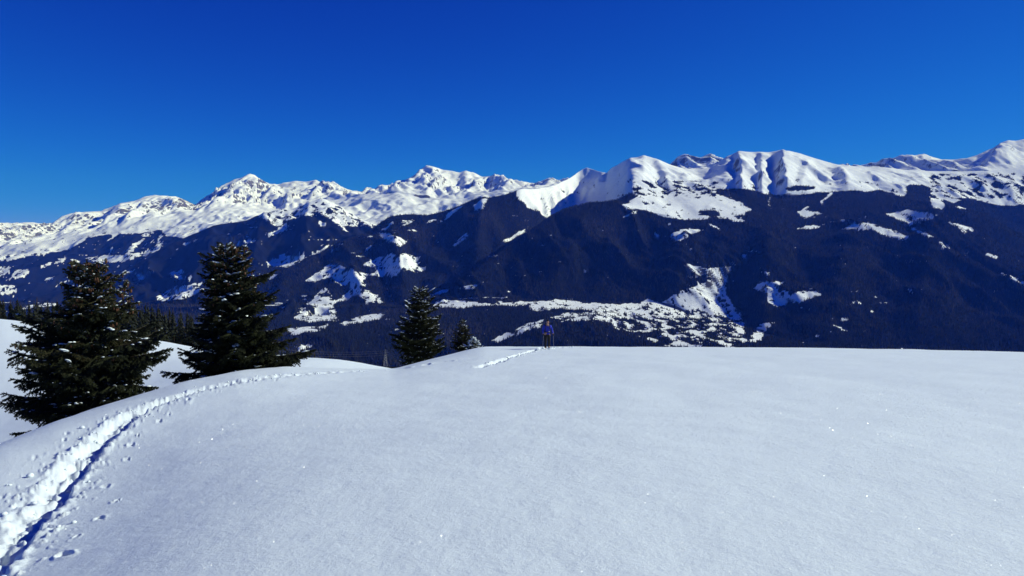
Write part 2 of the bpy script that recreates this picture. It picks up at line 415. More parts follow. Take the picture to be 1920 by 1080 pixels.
add('crest', [(-400,590,8.0),(200,585,7.6),(300,562,7.4),(367,541,7.6),(430,524,7.9),(500,507,8.2),(560,488,8.5),(613,467,8.8),(640,453,9.0),(668,444,9.1),(697,432,9.2),(712,418,9.3),(730,408,9.4),(750,403,9.4),(773,402,9.5),(800,404,9.5),(827,398,9.5),(860,387,9.5),(887,374,9.5),(905,369,9.5),(915,371,9.5),(945,365,9.6),(977,354,9.8),(1000,354,10.2),(1030,351,10.9),(1040,348,11.2),(1055,340,11.7),(1070,333,12.1),(1083,323,12.5),(1092,317,12.6),(1100,314,12.6),(1110,317,12.5),(1125,322,12.2),(1137,325,12.0),(1147,315,11.7),(1160,308,11.4),(1172,301,11.1),(1182,296,11.0),(1195,295,10.9),(1207,291,10.9),(1230,298,10.9),(1258,309,11.0),(1280,315,11.1),(1310,318,11.2),(1332,314,11.3),(1350,302,11.4),(1362,293,11.4),(1385,284,11.4),(1410,285,11.4),(1440,286,11.4),(1462,284,11.4),(1480,283,11.4),(1500,287,11.4),(1530,297,11.4),(1570,308,11.4),(1600,311,11.4),(1650,313,11.4),(1700,319,11.5),(1760,321,11.6),(1800,321,11.6),(1850,321,11.6),(1880,317,11.7),(1920,312,11.8),(2100,300,12),(2300,305,12)], 16, 7, 20)
add('gap', [(-400,600,9.2),(300,580,9.2),(640,475,10.2),(800,430,10.6),(977,385,11.0),(1050,362,14.0),(1100,345,14.3),(1200,330,12.4),(1400,320,12.6),(1640,330,12.6),(2300,330,13)], 66, 15, 70)
add('second', [(-400,600,9.0),(0,572,9.6),(67,557,10.0),(140,537,10.4),(200,517,10.8),(245,500,11.1),(283,481,11.4),(320,458,11.7),(350,444,12.0),(375,434,12.1),(400,424,12.2),(430,419,12.3),(463,413,12.4),(480,405,12.5),(500,398,12.5),(525,393,12.6),(547,393,12.7),(565,385,12.8),(583,379,12.8),(600,373,12.8),(610,374,12.9),(625,380,12.9),(640,388,13.0),(660,400,13.0),(680,412,13.0),(713,424,13.0),(760,430,13.0),(900,410,13.2),(1050,362,15.0),(1100,350,15.2),(1250,346,14.2),(2300,345,14.2)], 14, 9, 20)
add('deep', [(-400,600,10.2),(67,585,10.8),(200,550,12.0),(283,510,12.6),(350,478,13.0),(463,440,13.6),(600,412,14.2),(680,430,14.2),(760,432,14.2),(900,410,14.4),(1100,355,16.0),(1300,350,14.8),(2300,350,14.8)], 84, 15, 60)
add('alp', [(-400,470,14.5),(0,462,15),(60,456,15),(130,446,15.3),(200,430,15.6),(290,414,16),(330,412,16.2),(365,402,16.6),(400,392,17),(440,388,17.3),(480,392,17.6),(520,398,17.6),(560,393,17.8),(610,378,18.2),(650,372,18),(690,366,17.6),(740,362,17.2),(800,368,17),(850,376,16.8),(900,366,16.8),(960,358,16.6),(1000,349,16.4),(1050,346,17.2),(1150,345,17.0),(1260,328,15.2),(1345,326,14.3),(1640,322,14.0),(1690,321,13.9),(1800,321,13.8),(1860,322,13.6),(2300,310,13.6)], 110, 42, 130)
add('sky_line', [(-400,425,19),(0,418,19),(30,420,19),(60,417,19),(80,420,19),(97,421,19),(118,408,19),(140,400,19),(165,397,19),(190,396,19.2),(205,391,19),(225,381,19),(250,377,19),(272,369,19),(290,366,19),(310,367,19),(330,369,19.2),(350,377,19.6),(366,384,20),(380,374,21.5),(398,362,22.2),(413,352,22.6),(425,345,23),(438,337,23),(455,333,23),(468,328,23),(478,330,23),(490,338,23),(505,345,23),(520,346,23),(535,343,23),(552,340,23),(575,341,23),(592,339,23),(604,346,22.8),(617,343,22),(630,349,22),(640,353,22),(660,360,21.5),(680,360,21.2),(700,359,21),(715,354,21),(735,348,21),(757,339,21),(775,330,21),(788,320,21),(799,311,21),(812,313,21),(830,318,21),(852,321,21),(862,323,21),(873,320,21),(890,325,21),(905,332,21),(918,331,20.6),(933,328,20.6),(948,333,20.6),(960,339,20.4),(985,342,20),(1005,345,20),(1018,343,20),(1032,339,20),(1045,341,20),(1060,345,19.8),(1120,338,19),(1200,325,18),(1240,318,17.2),(1258,307,17),(1270,296,17),(1285,290,17),(1300,294,17),(1312,296,17),(1322,293,17),(1333,290,17),(1345,298,17),(1365,305,17),(1420,312,17),(1600,312,16.5),(1640,306,16),(1665,299,16),(1690,294,16),(1705,293,16),(1733,290,16),(1745,294,16),(1765,299,16),(1790,300,16),(1812,297,15.8),(1832,291,15.8),(1850,282,15.8),(1862,278,15.8),(1878,267,15.8),(1890,263.5,15.8),(1905,265,15.8),(1920,261,15.8),(2000,252,16),(2300,270,17)], 16, 9, 40)
add('end', [(-400,470,23),(468,420,27),(800,410,25),(1300,400,21),(2300,400,20)], 0, 10, 10)

NC = 820
ca = np.linspace(-0.86, 0.86, NC)
kn_Y, kn_z = [], []
for name, pts, n, amp, mid in knots:
    aa, ss = ray(pts[:, 0], pts[:, 1]); o_ = np.argsort(aa)
    Yk = np.interp(ca, aa[o_], pts[o_, 2]) * 1000; sk = np.interp(ca, aa[o_], ss[o_])
    if name not in ('crest', 'second', 'sky_line', 'shoulder'): sk = sm(sk, 9)
    Yk = sm(Yk, 5 if name in ('back', 'crest') else 13)
    kn_Y.append(Yk); kn_z.append(sk * Yk)
rowsY, rowsZ, rowsA, rowI, rowT = [], [], [], [], []
for i in range(len(knots) - 1):
    n = knots[i][2]
    for j in range(n):
        t = j / n
        rowsY.append(kn_Y[i] * (1 - t) + kn_Y[i + 1] * t)
        nm = knots[i][0]
        tz = t
        if nm == 'alp': tz = t ** 1.25           # slopes steepen towards the tops
        elif nm == 'back': tz = t ** 1.12
        rowsZ.append(kn_z[i] * (1 - tz) + kn_z[i + 1] * tz)
        e0, e1, mm = knots[i][3], knots[i + 1][3], knots[i][4]
        b = math.sin(math.pi * t) ** 0.8
        rowsA.append((e0 * (1 - t) + e1 * t) * (1 - b) + mm * b)
        rowI.append(i); rowT.append(t)
rowsY.append(kn_Y[-1]); rowsZ.append(kn_z[-1]); rowsA.append(10.0); rowI.append(len(knots) - 1); rowT.append(0.0)
GY = np.array(rowsY); GZ = np.array(rowsZ); GA = np.array(rowsA)[:, None]; RI = np.array(rowI); RT = np.array(rowT)
GX = GY * ca[None, :]
NR = len(GY)
kx, ky = GX / 1000, GY / 1000
wx = kx + 0.25 * fbm(kx * 0.9, ky * 0.9, 2, 40); wy = ky + 0.25 * fbm(kx * 0.9, ky * 0.9, 2, 44)
nz = ridged(wx * 1.0, wy * 0.62, 6, 50, 0.46) - 1.0
nz2 = fbm(kx * 2.6, ky * 1.4, 5, 60, 0.42)
IDX = {k[0]: i for i, k in enumerate(knots)}
# high faces: ribs and couloirs that run down from the crests
hx_ = kx + 0.35 * fbm(kx * 0.5, ky * 0.35, 2, 46) + 0.35 * (ky - 19) * perlin(kx * 0.22, ky * 0.1, 48); hy_ = ky + 0.3 * fbm(kx * 0.6, ky * 0.6, 2, 49)
nzh = ridged(hx_ * 1.05, hy_ * 0.34, 5, 52, 0.5) - 1.0
rn = np.array([knots[i][0] for i in RI])
relief = GA * (np.where((rn == 'alp')[:, None], 1.0 * nzh, 0.85 * nz) + np.where(np.isin(rn, ['alp', 'deep', 'back']), 0.22, 0.5)[:, None] * nz2)
fx = kx + 0.10 * fbm(kx * 3, ky * 3, 2, 61); fy = ky + 0.10 * fbm(kx * 3, ky * 3, 2, 63)
def sharp(x, y, seed, octv=4):
    t_ = 0; a_ = 1.0
    for k_ in range(octv): t_ = t_ + a_ * (0.62 - np.abs(perlin(x, y, seed + k_)) * 1.6); x = x * 2.1; y = y * 2.1; a_ *= 0.55
    return t_
FA = np.zeros_like(GZ); bell = np.sin(np.pi * np.clip(RT, 0, 1))[:, None] ** 0.6
FA += np.where((rn == 'alp')[:, None], 8 + 105 * bell, 0) + np.where((rn == 'deep')[:, None], 85 * bell, 0) + np.where((rn == 'sky_line')[:, None], 10, 0)
FA += np.where((rn == 'back')[:, None], 3 + 40 * bell, 0) + np.where((rn == 'gap')[:, None], 4 + 60 * bell, 0)
GZ = GZ + relief + FA * np.where((rn == 'alp')[:, None], sharp(hx_ * 2.3, hy_ * 0.62, 130, 4), sharp(fx * 1.15, fy * 0.75, 130, 3)) * np.where((960 + F * GX / GY > 1560) & (rn == 'alp')[:, None], 0.4, 1.0)
# ribs and gullies of the wooded slopes, running down and to the right
ra = math.radians(32); rx_ = kx * math.cos(ra) + ky * math.sin(ra); ry_ = -kx * math.sin(ra) + ky * math.cos(ra)
ribs = ridged(rx_ * 1.9 + 0.3 * fbm(kx * 1.3, ky * 1.3, 2, 151), ry_ * 0.5, 4, 150, 0.5) - 0.9
WA = np.where(np.isin(rn, ['foot'])[:, None], 105 * bell, 0) + np.where((rn == 'river')[:, None], 55 * bell, 0) + np.where(np.isin(rn, ['gap'])[:, None], 110 * bell, 0)
WA = WA + np.where((rn == 'back')[:, None], 60 * bell * np.clip((1000 - (960 + F * GX / GY)) / 60, 0, 1), 0)
pc = 960 + F * GX / GY      # gentler ground round the larger meadows
WA = WA * (1 - 0.75 * np.exp(-((pc - 1475) / 75) ** 2) - 0.6 * np.exp(-((pc - 1660) / 80) ** 2) - 0.4 * np.exp(-((pc - 1330) / 60) ** 2))
GZ = GZ + WA * ribs
# spurs: ridges running from a crest towards the viewer, steep on the left, gentle on the right
ppx, prow = proj(GX, GY, GZ)
def spur(name, p0, p1, h, wl, wr, t0=0.0, t1=1.0):
    m = rn == name
    T = RT[m][:, None]; x0 = p1 + (p0 - p1) * T
    d = ppx[m] - x0
    wob = 3.0 * fbm(ky[m] * 3.0, kx[m] * 1.0, 3, 70 + int(p0) % 13)
    d = (d + wob) * 1.1
    s_ = np.where(d < 0, np.clip(1 + d / wl, 0, 1), np.clip(1 - d / wr, 0, 1))
    tt = np.clip((T - t0) / (t1 - t0), 0, 1); env = np.sin(math.pi * tt ** 0.8) ** 0.7
    GZ[m] += 1.45 * h * s_ * env
for a_ in [('alp',466,392,95,16,46),('alp',472,560,80,22,40),('alp',418,372,55,12,30),('alp',520,500,45,10,26),('alp',592,640,55,14,30),('alp',618,575,80,14,34),('alp',620,668,50,16,30),('alp',292,232,75,14,40),('alp',300,352,60,18,36),('alp',225,190,40,12,30),('alp',150,112,45,12,34),
           ('alp',797,728,90,16,50),('alp',803,862,70,22,40),('alp',757,715,40,12,30),('alp',873,905,60,14,34),('alp',873,838,45,12,28),('alp',935,960,50,14,30),('alp',1690,1640,45,30,60),('alp',1700,1770,40,24,50),('alp',1890,1835,80,26,60),('alp',1862,1905,50,20,40),
           ('back',1180,1172,45,18,60),('back',1462,1476,150,20,70),('back',1385,1392,90,12,36),('back',1425,1430,70,10,22),('back',1570,1592,60,22,60),('back',1230,1260,40,10,60),('back',1520,1500,40,14,60),
           ('back',1003,1012,35,6,8),('back',1018,1028,35,6,8),('back',1034,1042,40,6,8),('back',1048,1054,40,6,8),('back',1064,1068,40,6,9),
           ('back',905,890,70,18,30),('back',730,760,90,30,40),('back',640,680,80,30,50),('foot',1290,1270,70,50,50),('foot',1600,1560,90,60,80),('foot',1760,1720,90,50,80),('foot',1450,1430,60,40,50),('gap',583,560,110,20,40),('gap',500,470,80,20,40),('gap',400,360,70,30,50)]:
    spur(*a_)
ppx, prow = proj(GX, GY, GZ)

# ---- what grows where: forest = 1, open snow = 0
wpx = ppx + 3.2 * fbm(kx * 5, ky * 5, 3, 80) + 1.2 * perlin(kx * 22, ky * 22, 84)
wrow = prow + 2.2 * fbm(kx * 5, ky * 5, 3, 90) + 0.9 * perlin(kx * 22, ky * 22, 94)
forest = np.zeros_like(GZ)
def tl(line, names, soft=3.0):
    """forest below a tree line given in the photograph"""
    l = K(line); m = np.isin(rn, names)
    r = np.interp(wpx[m], l[:, 0], l[:, 1])
    forest[m] = np.clip(0.5 + (wrow[m] - r) / soft, 0, 1)
FR = ['near', 'shelf', 'river', 'terrace', 'foot', 'shoulder']
tl([(-400,200),(2300,200)], FR)
tl([(-400,200),(960,200),(970,372),(977,376),(988,391),(1008,396),(1022,406),(1030,412),(1060,404),(1100,398),(1150,392),(1168,386),(1185,372),(1190,346),(1240,344),(1300,345),(1330,352),(1360,356),(1400,354),(1430,362),(1470,368),(1510,364),(1560,359),(1600,357),(1625,360),(1650,356),(1676,364),(1692,376),(1700,362),(1690,345),(1730,348),(1760,358),(1810,371),(1830,374),(1880,386),(1920,383),(2300,380)], ['back'])
tl([(-400,200),(470,200),(480,404),(520,425),(545,412),(575,404),(610,404),(640,425),(690,424),(760,425),(2300,500)], ['gap', 'second'])
tl([(-400,505),(0,490),(40,482),(80,476),(130,468),(150,456),(165,445),(200,440),(260,438),(300,430),(312,442),(335,445),(360,450),(480,470),(2300,520)], ['deep', 'alp'])
m_ = np.isin(rn, ['crest']); forest[m_] = ((wpx[m_] < 960)).astype(float)
MEADOWS = [
 [(1164,385),(1180,378),(1200,365),(1215,358),(1260,361),(1330,362),(1370,372),(1395,382),(1410,396),(1395,402),(1383,405),(1397,416),(1375,413),(1340,408),(1310,412),(1275,412),(1235,403),(1205,394),(1180,392)],
 [(1246,440),(1270,433),(1290,429),(1328,431),(1300,438),(1285,447),(1275,453),(1260,448)],
 [(1494,397),(1515,387),(1522,386),(1512,394),(1530,396),(1543,402),(1520,405),(1507,411)],
 [(1493,428),(1510,423),(1547,420),(1530,427),(1505,430)],
 [(1572,432),(1590,425),(1600,419),(1630,417),(1645,423),(1680,432),(1705,445),(1700,451),(1670,445),(1640,434),(1610,429),(1590,430)],
 [(1658,400),(1690,396),(1700,392),(1720,397),(1762,403),(1735,413),(1705,421),(1685,413),(1670,406)],
 [(1743,369),(1760,365),(1803,378),(1790,380),(1765,375),(1783,391),(1748,391)],
 [(1795,384),(1810,391),(1808,394),(1790,388)],
 [(1768,417),(1802,419),(1830,432),(1808,436),(1796,425)], [(1704,424),(1752,443),(1748,447),(1708,430)], [(1760,452),(1784,463),(1780,466),(1758,456)],
 [(1848,473),(1872,482),(1868,486),(1848,478)], [(1873,511),(1895,517),(1926,530),(1926,538),(1890,522)], [(1690,489),(1712,487),(1708,493),(1694,493)],
 [(1282,500),(1290,493),(1305,500),(1320,503),(1345,502),(1374,500),(1368,515),(1364,530),(1362,545),(1368,560),(1378,577),(1392,592),(1385,603),(1300,595),(1236,583),(1243,567),(1262,552),(1288,540),(1308,534),(1332,523),(1325,516),(1300,521),(1290,516)],
 [(1414,540),(1425,526),(1445,529),(1472,527),(1473,533),(1456,536),(1461,546),(1480,545),(1480,556),(1495,547),(1530,546),(1541,552),(1520,559),(1500,566),(1480,571),(1455,574),(1440,566),(1440,551)],
 [(1408,632),(1425,607),(1454,604),(1432,625),(1427,641),(1410,644)],
 [(985,567),(1040,562),(1100,566),(1160,571),(1200,568),(1215,560),(1240,566),(1300,580),(1390,598),(1397,604),(1385,622),(1350,628),(1290,602),(1200,596),(1150,594),(1100,582),(1040,579),(1010,584),(995,580)],
 [(1030,596),(1060,586),(1120,586),(1180,594),(1190,603),(1120,603),(1060,600)],
 [(795,577),(830,562),(895,566),(902,574),(860,579),(820,575)], [(900,569),(990,565),(990,573),(905,574)],
 [(800,556),(830,544),(842,542),(836,549),(815,555)], [(852,540),(896,532),(886,543),(870,543)],
 [(922,640),(950,624),(1000,604),(1020,598),(1016,611),(960,631),(935,642)],
 [(556,592),(600,545),(610,538),(621,555),(626,575),(632,601),(600,604),(570,602),(552,598)], [(540,614),(605,611),(616,607),(612,614),(600,622),(540,630)],
 [(630,607),(690,590),(724,586),(718,598),(680,604),(650,610)],
 [(572,526),(600,505),(615,496),(640,497),(655,504),(692,514),(682,526),(670,542),(640,536),(620,521),(590,529)],
 [(676,496),(700,485),(730,477),(760,474),(787,485),(798,506),(775,511),(755,501),(745,516),(730,521),(690,516),(705,501)],
 [(636,562),(660,540),(690,544),(724,567),(690,567),(670,551),(655,562)],
 [(709,443),(735,439),(760,449),(774,453),(750,460),(735,454)], [(718,432),(732,418),(742,416),(730,428)], [(744,426),(775,412),(778,415),(752,427)], [(800,416),(818,410),(820,413),(803,419)],
 [(846,460),(858,450),(876,437),(880,441),(864,455),(850,462)], [(914,480),(930,476),(934,478),(918,483)], [(678,470),(696,460),(698,463),(684,474)], [(944,452),(965,440),(984,430),(982,436),(962,448),(948,457)],
 [(497,491),(520,482),(560,478),(600,467),(617,461),(605,471),(575,481),(560,493),(535,502),(508,499)],
 [(885,385),(905,371),(913,371),(905,391),(892,393)], [(826,413),(850,394),(870,384),(862,393),(840,408),(828,417)],
 [(498,442),(515,432),(540,418),(545,422),(520,440),(500,446)], [(596,415),(612,418),(606,428),(598,424)], [(628,412),(638,418),(655,437),(648,436)],
 [(444,455),(470,450),(484,449),(470,456),(446,460)], [(340,457),(366,449),(366,453),(342,461)],
 [(-10,500),(22,499),(15,516),(-10,519)], [(20,514),(32,507),(52,506),(56,514),(40,523),(27,524)], [(103,487),(125,482),(116,496),(105,494)], [(130,486),(152,488),(147,493),(132,491)],
 [(-10,533),(25,534),(32,548),(-10,557)], [(253,513),(292,507),(281,518),(260,527)], [(318,508),(347,505),(340,520),(362,514),(356,526),(322,520)], [(293,557),(330,536),(378,531),(376,546),(340,562),(298,564)],
 [(75,500),(96,490),(98,493),(80,503)], [(-10,478),(30,476),(44,480),(20,488),(-10,490)], [(84,522),(100,519),(104,524),(88,526)], [(500,520),(516,514),(520,518),(504,526)],
 [(160,484),(200,478),(236,478),(290,466),(304,452),(303,462),(292,473),(240,487),(215,494),(175,490)]]
PISTES = [([(272,438),(262,452),(246,464),(236,478)], 2.6), ([(278,440),(258,458),(242,476)], 1.6), ([(301,442),(297,455),(294,466)], 2.2), ([(214,458),(206,468),(206,478)], 1.3), ([(276,452),(268,466)], 1.0),
          ([(96,540),(120,528),(150,516),(190,505)], 1.6), ([(232,513),(262,503)], 1.2), ([(220,440),(200,452)], 1.5), ([(700,440),(690,446)], 1.2), ([(1445,368),(1440,380),(1446,392)], 1.3), ([(1560,362),(1548,372),(1540,382)], 2.2), ([(1330,420),(1352,431)], 1.6),
          ([(860,560),(960,556)], 0.6), ([(1180,470),(1172,480)], 0.8), ([(1490,560),(1500,570)], 1.0), ([(1170,404),(1196,397)], 1.6)]
front = np.isin(rn, ['river', 'terrace', 'foot', 'shoulder', 'back', 'crest', 'gap', 'second', 'deep', 'alp'])
lim = np.where(front)[0]; l0, l1 = lim.min(), lim.max() + 1
sub_px, sub_row = wpx[l0:l1], wrow[l0:l1]
fsub = forest[l0:l1]
open_ = np.zeros(fsub.shape, bool)
for pl in MEADOWS: open_ |= poly_in(sub_px, sub_row, pl)
for ln, wd in PISTES:
    xs = [p[0] for p in ln]; ys = [p[1] for p in ln]
    bm_ = (sub_px > min(xs) - 8) & (sub_px < max(xs) + 8) & (sub_row > min(ys) - 8) & (sub_row < max(ys) + 8)
    d = np.full(fsub.shape, 1e9); d[bm_] = seg_dist(sub_px[bm_], sub_row[bm_], ln)
    open_ |= d < wd
tn = perlin(kx[l0:l1] * 9, ky[l0:l1] * 7, 101) + 0.6 * perlin(kx[l0:l1] * 25, ky[l0:l1] * 20, 103)
def blur(A, n):
    for ax in (0, 1):
        P_ = np.pad(A, [(n, n) if q == ax else (0, 0) for q in (0, 1)], mode='edge'); c = np.cumsum(P_, axis=ax)
        c = np.concatenate([np.zeros_like(np.take(c, [0], axis=ax)), c], axis=ax)
        k_ = 2 * n + 1; L_ = A.shape[ax]
        A = (np.take(c, np.arange(k_, k_ + L_), axis=ax) - np.take(c, np.arange(0, L_), axis=ax)) / k_
    return A
kz_ = GZ[l0:l1] / 1000
nc = fbm(kx[l0:l1] * 8, kz_ * 38 + ky[l0:l1] * 2, 4, 161, 0.65)
nc2 = fbm(kx[l0:l1] * 3.5, kz_ * 30 + ky[l0:l1] * 1.5, 3, 171, 0.55) + 0.5 * fbm(kx[l0:l1] * 0.8, ky[l0:l1] * 0.8, 2, 175)
op = 0.55 * open_ + 0.45 * blur(open_.astype(float), 3) + np.where((sub_px > 1390) & (sub_row < 600), 0.16, 0.38) * nc
streak = (fsub > 0.6) & (nc2 > np.where(sub_px < 820, 0.86, np.where(sub_px > 1400, 1.08, 1.2))) & (sub_row > 400)
core = open_ & (blur(open_.astype(float), 2) > 0.9) & (nc > -0.75)
open_ = (op > 0.45) & (blur(open_.astype(float), 4) > 0.05) | core | streak
fsub[open_] = np.where(tn[open_] > np.where(sub_px < 830, 0.42, 0.62)[open_], 1.0, 0.0)
spk = perlin(kx[l0:l1] * 38, ky[l0:l1] * 26, 181) + 0.6 * perlin(kx[l0:l1] * 12, ky[l0:l1] * 9, 183)
fsub[open_ & (spk > np.where((sub_row > 578) & (sub_px > 960) & (sub_px < 1400), 0.22, 0.5)) & (sub_row > 470)] = 1.0
fsub[~open_ & (blur(open_.astype(float), 1) > 0.99)] = 1.0
# mottled edges: tree groups above the tree line, snowy gaps in the wood, the half-wooded town terrace
up = (fsub < 0.5) & ~open_ & np.isin(rn[l0:l1], ['back'])[:, None] & (sub_row > 335)
bandr = (sub_px > 1185) & (sub_px < 1345) & (sub_row > 340) & (sub_row < 366)
fsub[bandr & (tn < 0.12)] = 0.0; fsub[bandr & (tn >= 0.12)] = 1.0
fsub[up & (tn > 0.75) & ~bandr] = 1.0
rk = (sub_px > 1745) & (sub_px < 1960) & (sub_row > 326) & (sub_row < 372) & (rn[l0:l1] == 'back')[:, None]
fsub[rk] = np.where(tn[rk] > 0.15, 0.9, 0.0)
clump = poly_in(sub_px, sub_row, [(1308,402),(1318,396),(1345,397),(1352,403),(1330,406)]) | poly_in(sub_px, sub_row, [(1472,352),(1500,348),(1530,350),(1520,357),(1480,358)])
fsub[clump] = 1.0
town = poly_in(sub_px, sub_row, [(1110,602),(1180,592),(1290,598),(1392,600),(1402,640),(1380,652),(1260,652),(1190,628)])
fsub[town] = np.where(tn[town] > -0.1, 1.0, 0.0)
sp = fbm(kx[l0:l1] * 14, ky[l0:l1] * 9, 3, 111) + 0.35 * fbm(kx[l0:l1] * 2.2, ky[l0:l1] * 2.2, 2, 115)
fsub[(fsub > 0.6) & (sp > 1.02)] = 0.1
lf = np.isin(rn[l0:l1], ['deep', 'alp'])[:, None] & (sub_px < 430) & (sub_row > 425) & (fsub < 0.5) & ~open_
fsub[lf & (tn > 0.58)] = 1.0
dm = (rn[l0:l1] == 'gap')[:, None] & (fsub < 0.5) & ~open_
fsub[dm & (tn > 0.22)] = 1.0
fsub = 0.6 * fsub + 0.4 * blur(fsub, 1)
forest[l0:l1] = fsub

# rockiness: lower number needed = more snow; positive values bring rock out
rock = np.zeros_like(GZ)
rock[np.isin(rn, ['alp', 'sky_line'])] = -0.075
rock[(rn == 'back')] = -0.12
rock[(rn == 'back')[:, None] & (ppx > 965) & (ppx < 1200)] = -0.8
rock[(rn == 'back')[:, None] & (ppx > 1092) & (ppx < 1178)] = -0.42

# ---- is a point seen from the hilltop (only to decide how far trees are worth building)
S_ = GZ / GY
hid = np.full(NC, -1.0); hid = np.maximum(hid, np.interp(ca, fine_a, T_S))
seen = np.zeros(GZ.shape, bool)
for r in range(NR):
    seen[r] = S_[r] >= hid - 0.0015; hid = np.maximum(hid, S_[r])

def piece(name, label, k0, k1):
    r0 = int(np.where(RI == IDX[k0])[0][0]); r1 = int(np.where(RI == IDX[k1])[0][0]) + 1
    co = np.stack([GX[r0:r1], GY[r0:r1], GZ[r0:r1]], -1).reshape(-1, 3)
    me = mesh_np(name, co, grid_faces(r1 - r0, NC), True)
    attr(me, 'forest', forest[r0:r1]); attr(me, 'rock', rock[r0:r1])
    return tag(link(name, me, [GROUND]), label, kind='structure')
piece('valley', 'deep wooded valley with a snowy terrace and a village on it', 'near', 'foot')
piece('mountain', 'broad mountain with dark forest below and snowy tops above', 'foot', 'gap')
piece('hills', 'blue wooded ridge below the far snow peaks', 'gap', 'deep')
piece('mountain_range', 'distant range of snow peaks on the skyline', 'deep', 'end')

# ------------------------------------------------------------------ far forest: one mass of small conifers
def conifer_mass(name, label, n_target, rows, hmin, hmax, mat, seed):
    g = np.random.default_rng(seed)
    r0, r1 = rows
    f4 = (forest[r0:r1 - 1, :-1] + forest[r0 + 1:r1, :-1] + forest[r0:r1 - 1, 1:] + forest[r0 + 1:r1, 1:]) / 4
    sv = seen[r0:r1 - 1, :-1] | seen[r0 + 1:r1, :-1] | seen[r0:r1 - 1, 1:]
    dx = GX[r0:r1 - 1, 1:] - GX[r0:r1 - 1, :-1]; dy = GY[r0 + 1:r1, :-1] - GY[r0:r1 - 1, :-1]
    area = np.abs(dx * dy) * sv * np.clip((f4 - 0.35) / 0.5, 0, 1)
    vis = np.clip((prow[r0:r1 - 1, :-1] - prow[r0 + 1:r1, :-1]) / 1.0, 0.15, 1)
    p = (area * vis).ravel(); tot = p.sum()
    idx = g.choice(len(p), size=n_target, p=p / tot)
    rr, cc = np.unravel_index(idx, area.shape); u = g.random(n_target); v = g.random(n_target)
    rr = rr + r0
    def bil(A): return (A[rr, cc] * (1 - u) + A[rr, cc + 1] * u) * (1 - v) + (A[rr + 1, cc] * (1 - u) + A[rr + 1, cc + 1] * u) * v
    x, y, z = bil(GX), bil(GY), bil(GZ)
    h = g.uniform(hmin, hmax, n_target); rad = h * g.uniform(0.17, 0.26, n_target); an = g.random(n_target) * 6.28
    co = np.zeros((n_target, 5, 3))
    for k in range(4):
        co[:, k, 0] = x + rad * np.cos(an + k * math.pi / 2); co[:, k, 1] = y + rad * np.sin(an + k * math.pi / 2); co[:, k, 2] = z - h * 0.25
    co[:, 4, 0] = x; co[:, 4, 1] = y; co[:, 4, 2] = z + h
    b = np.arange(n_target)[:, None] * 5
    fc = np.stack([np.concatenate([b + k, b + (k + 1) % 4, b + 4], 1) for k in range(4)], 1).reshape(-1, 3)
    me = mesh_np(name, co.reshape(-1, 3), fc, False)
    st = 0.5 + 0.75 * fbm(x / 850, y / 850, 3, 191)       # stands of bare larch among the spruce
    attr(me, 'tone', np.repeat(np.clip(0.5 * g.random(n_target) + 0.5 * st, 0, 1), 5))
    return tag(link(name, me, [mat]), label, 'forest', kind='stuff')
def foliage_mat(name, c0, c1, c2):
    m, t, b = new_mat(name)
    at = N(t, 'ShaderNodeAttribute'); at.attribute_name = 'tone'
    r = N(t, 'ShaderNodeValToRGB'); r.color_ramp.elements[0].color = c0 + (1,); r.color_ramp.elements[1].color = c2 + (1,)
    e = r.color_ramp.elements.new(0.6); e.color = c1 + (1,)
    t.links.new(at.outputs['Fac'], r.inputs[0]); t.links.new(r.outputs[0], b.inputs['Base Color'])
    b.inputs['Roughness'].default_value = 0.7; b.inputs['Specular IOR Level'].default_value = 0.15
    return m
FAR_FOLIAGE = foliage_mat('far_foliage', (0.007, 0.011, 0.007), (0.015, 0.019, 0.012), (0.065, 0.055, 0.040))
iR = lambda n: int(np.where(RI == IDX[n])[0][0])
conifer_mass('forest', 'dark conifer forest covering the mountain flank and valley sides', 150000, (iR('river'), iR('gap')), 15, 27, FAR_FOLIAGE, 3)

# ------------------------------------------------------------------ haze
def haze():
    co = np.array([(x, y, z) for x in (-26000, 26000) for y in (-900, 30500) for z in (-1250, 2150)], float)
    fc = np.array([(0,1,3,2),(4,6,7,5),(0,4,5,1),(2,3,7,6),(0,2,6,4),(1,5,7,3)])
    m = bpy.data.materials.new('haze'); m.use_nodes = True; t = m.node_tree
    t.nodes.remove(t.nodes['Principled BSDF'])
    v = t.nodes.new('ShaderNodeVolumePrincipled'); v.inputs['Color'].default_value = (0.035, 0.16, 1.0, 1)
    v.inputs['Density'].default_value = 2.15e-5; v.inputs['Anisotropy'].default_value = 0.0
    v.inputs['Absorption Color'].default_value = (1, 1, 1, 1)
    t.links.new(v.outputs[0], t.nodes['Material Output'].inputs['Volume'])
    tag(link('haze', mesh_np('haze', co, fc), [m]), 'thin blue mountain air over the whole valley', kind='stuff')
haze()

# ------------------------------------------------------------------ near spruces
NEEDLES = foliage_mat('spruce_needles', (0.012, 0.017, 0.008), (0.032, 0.038, 0.016), (0.095, 0.075, 0.032))
BARK = simple_mat('bark', (0.07, 0.05, 0.035), 0.85, 0.4, 25, bump=0.6)
CONE = simple_mat('spruce_cone', (0.13, 0.06, 0.028), 0.7, 0.3, 60)

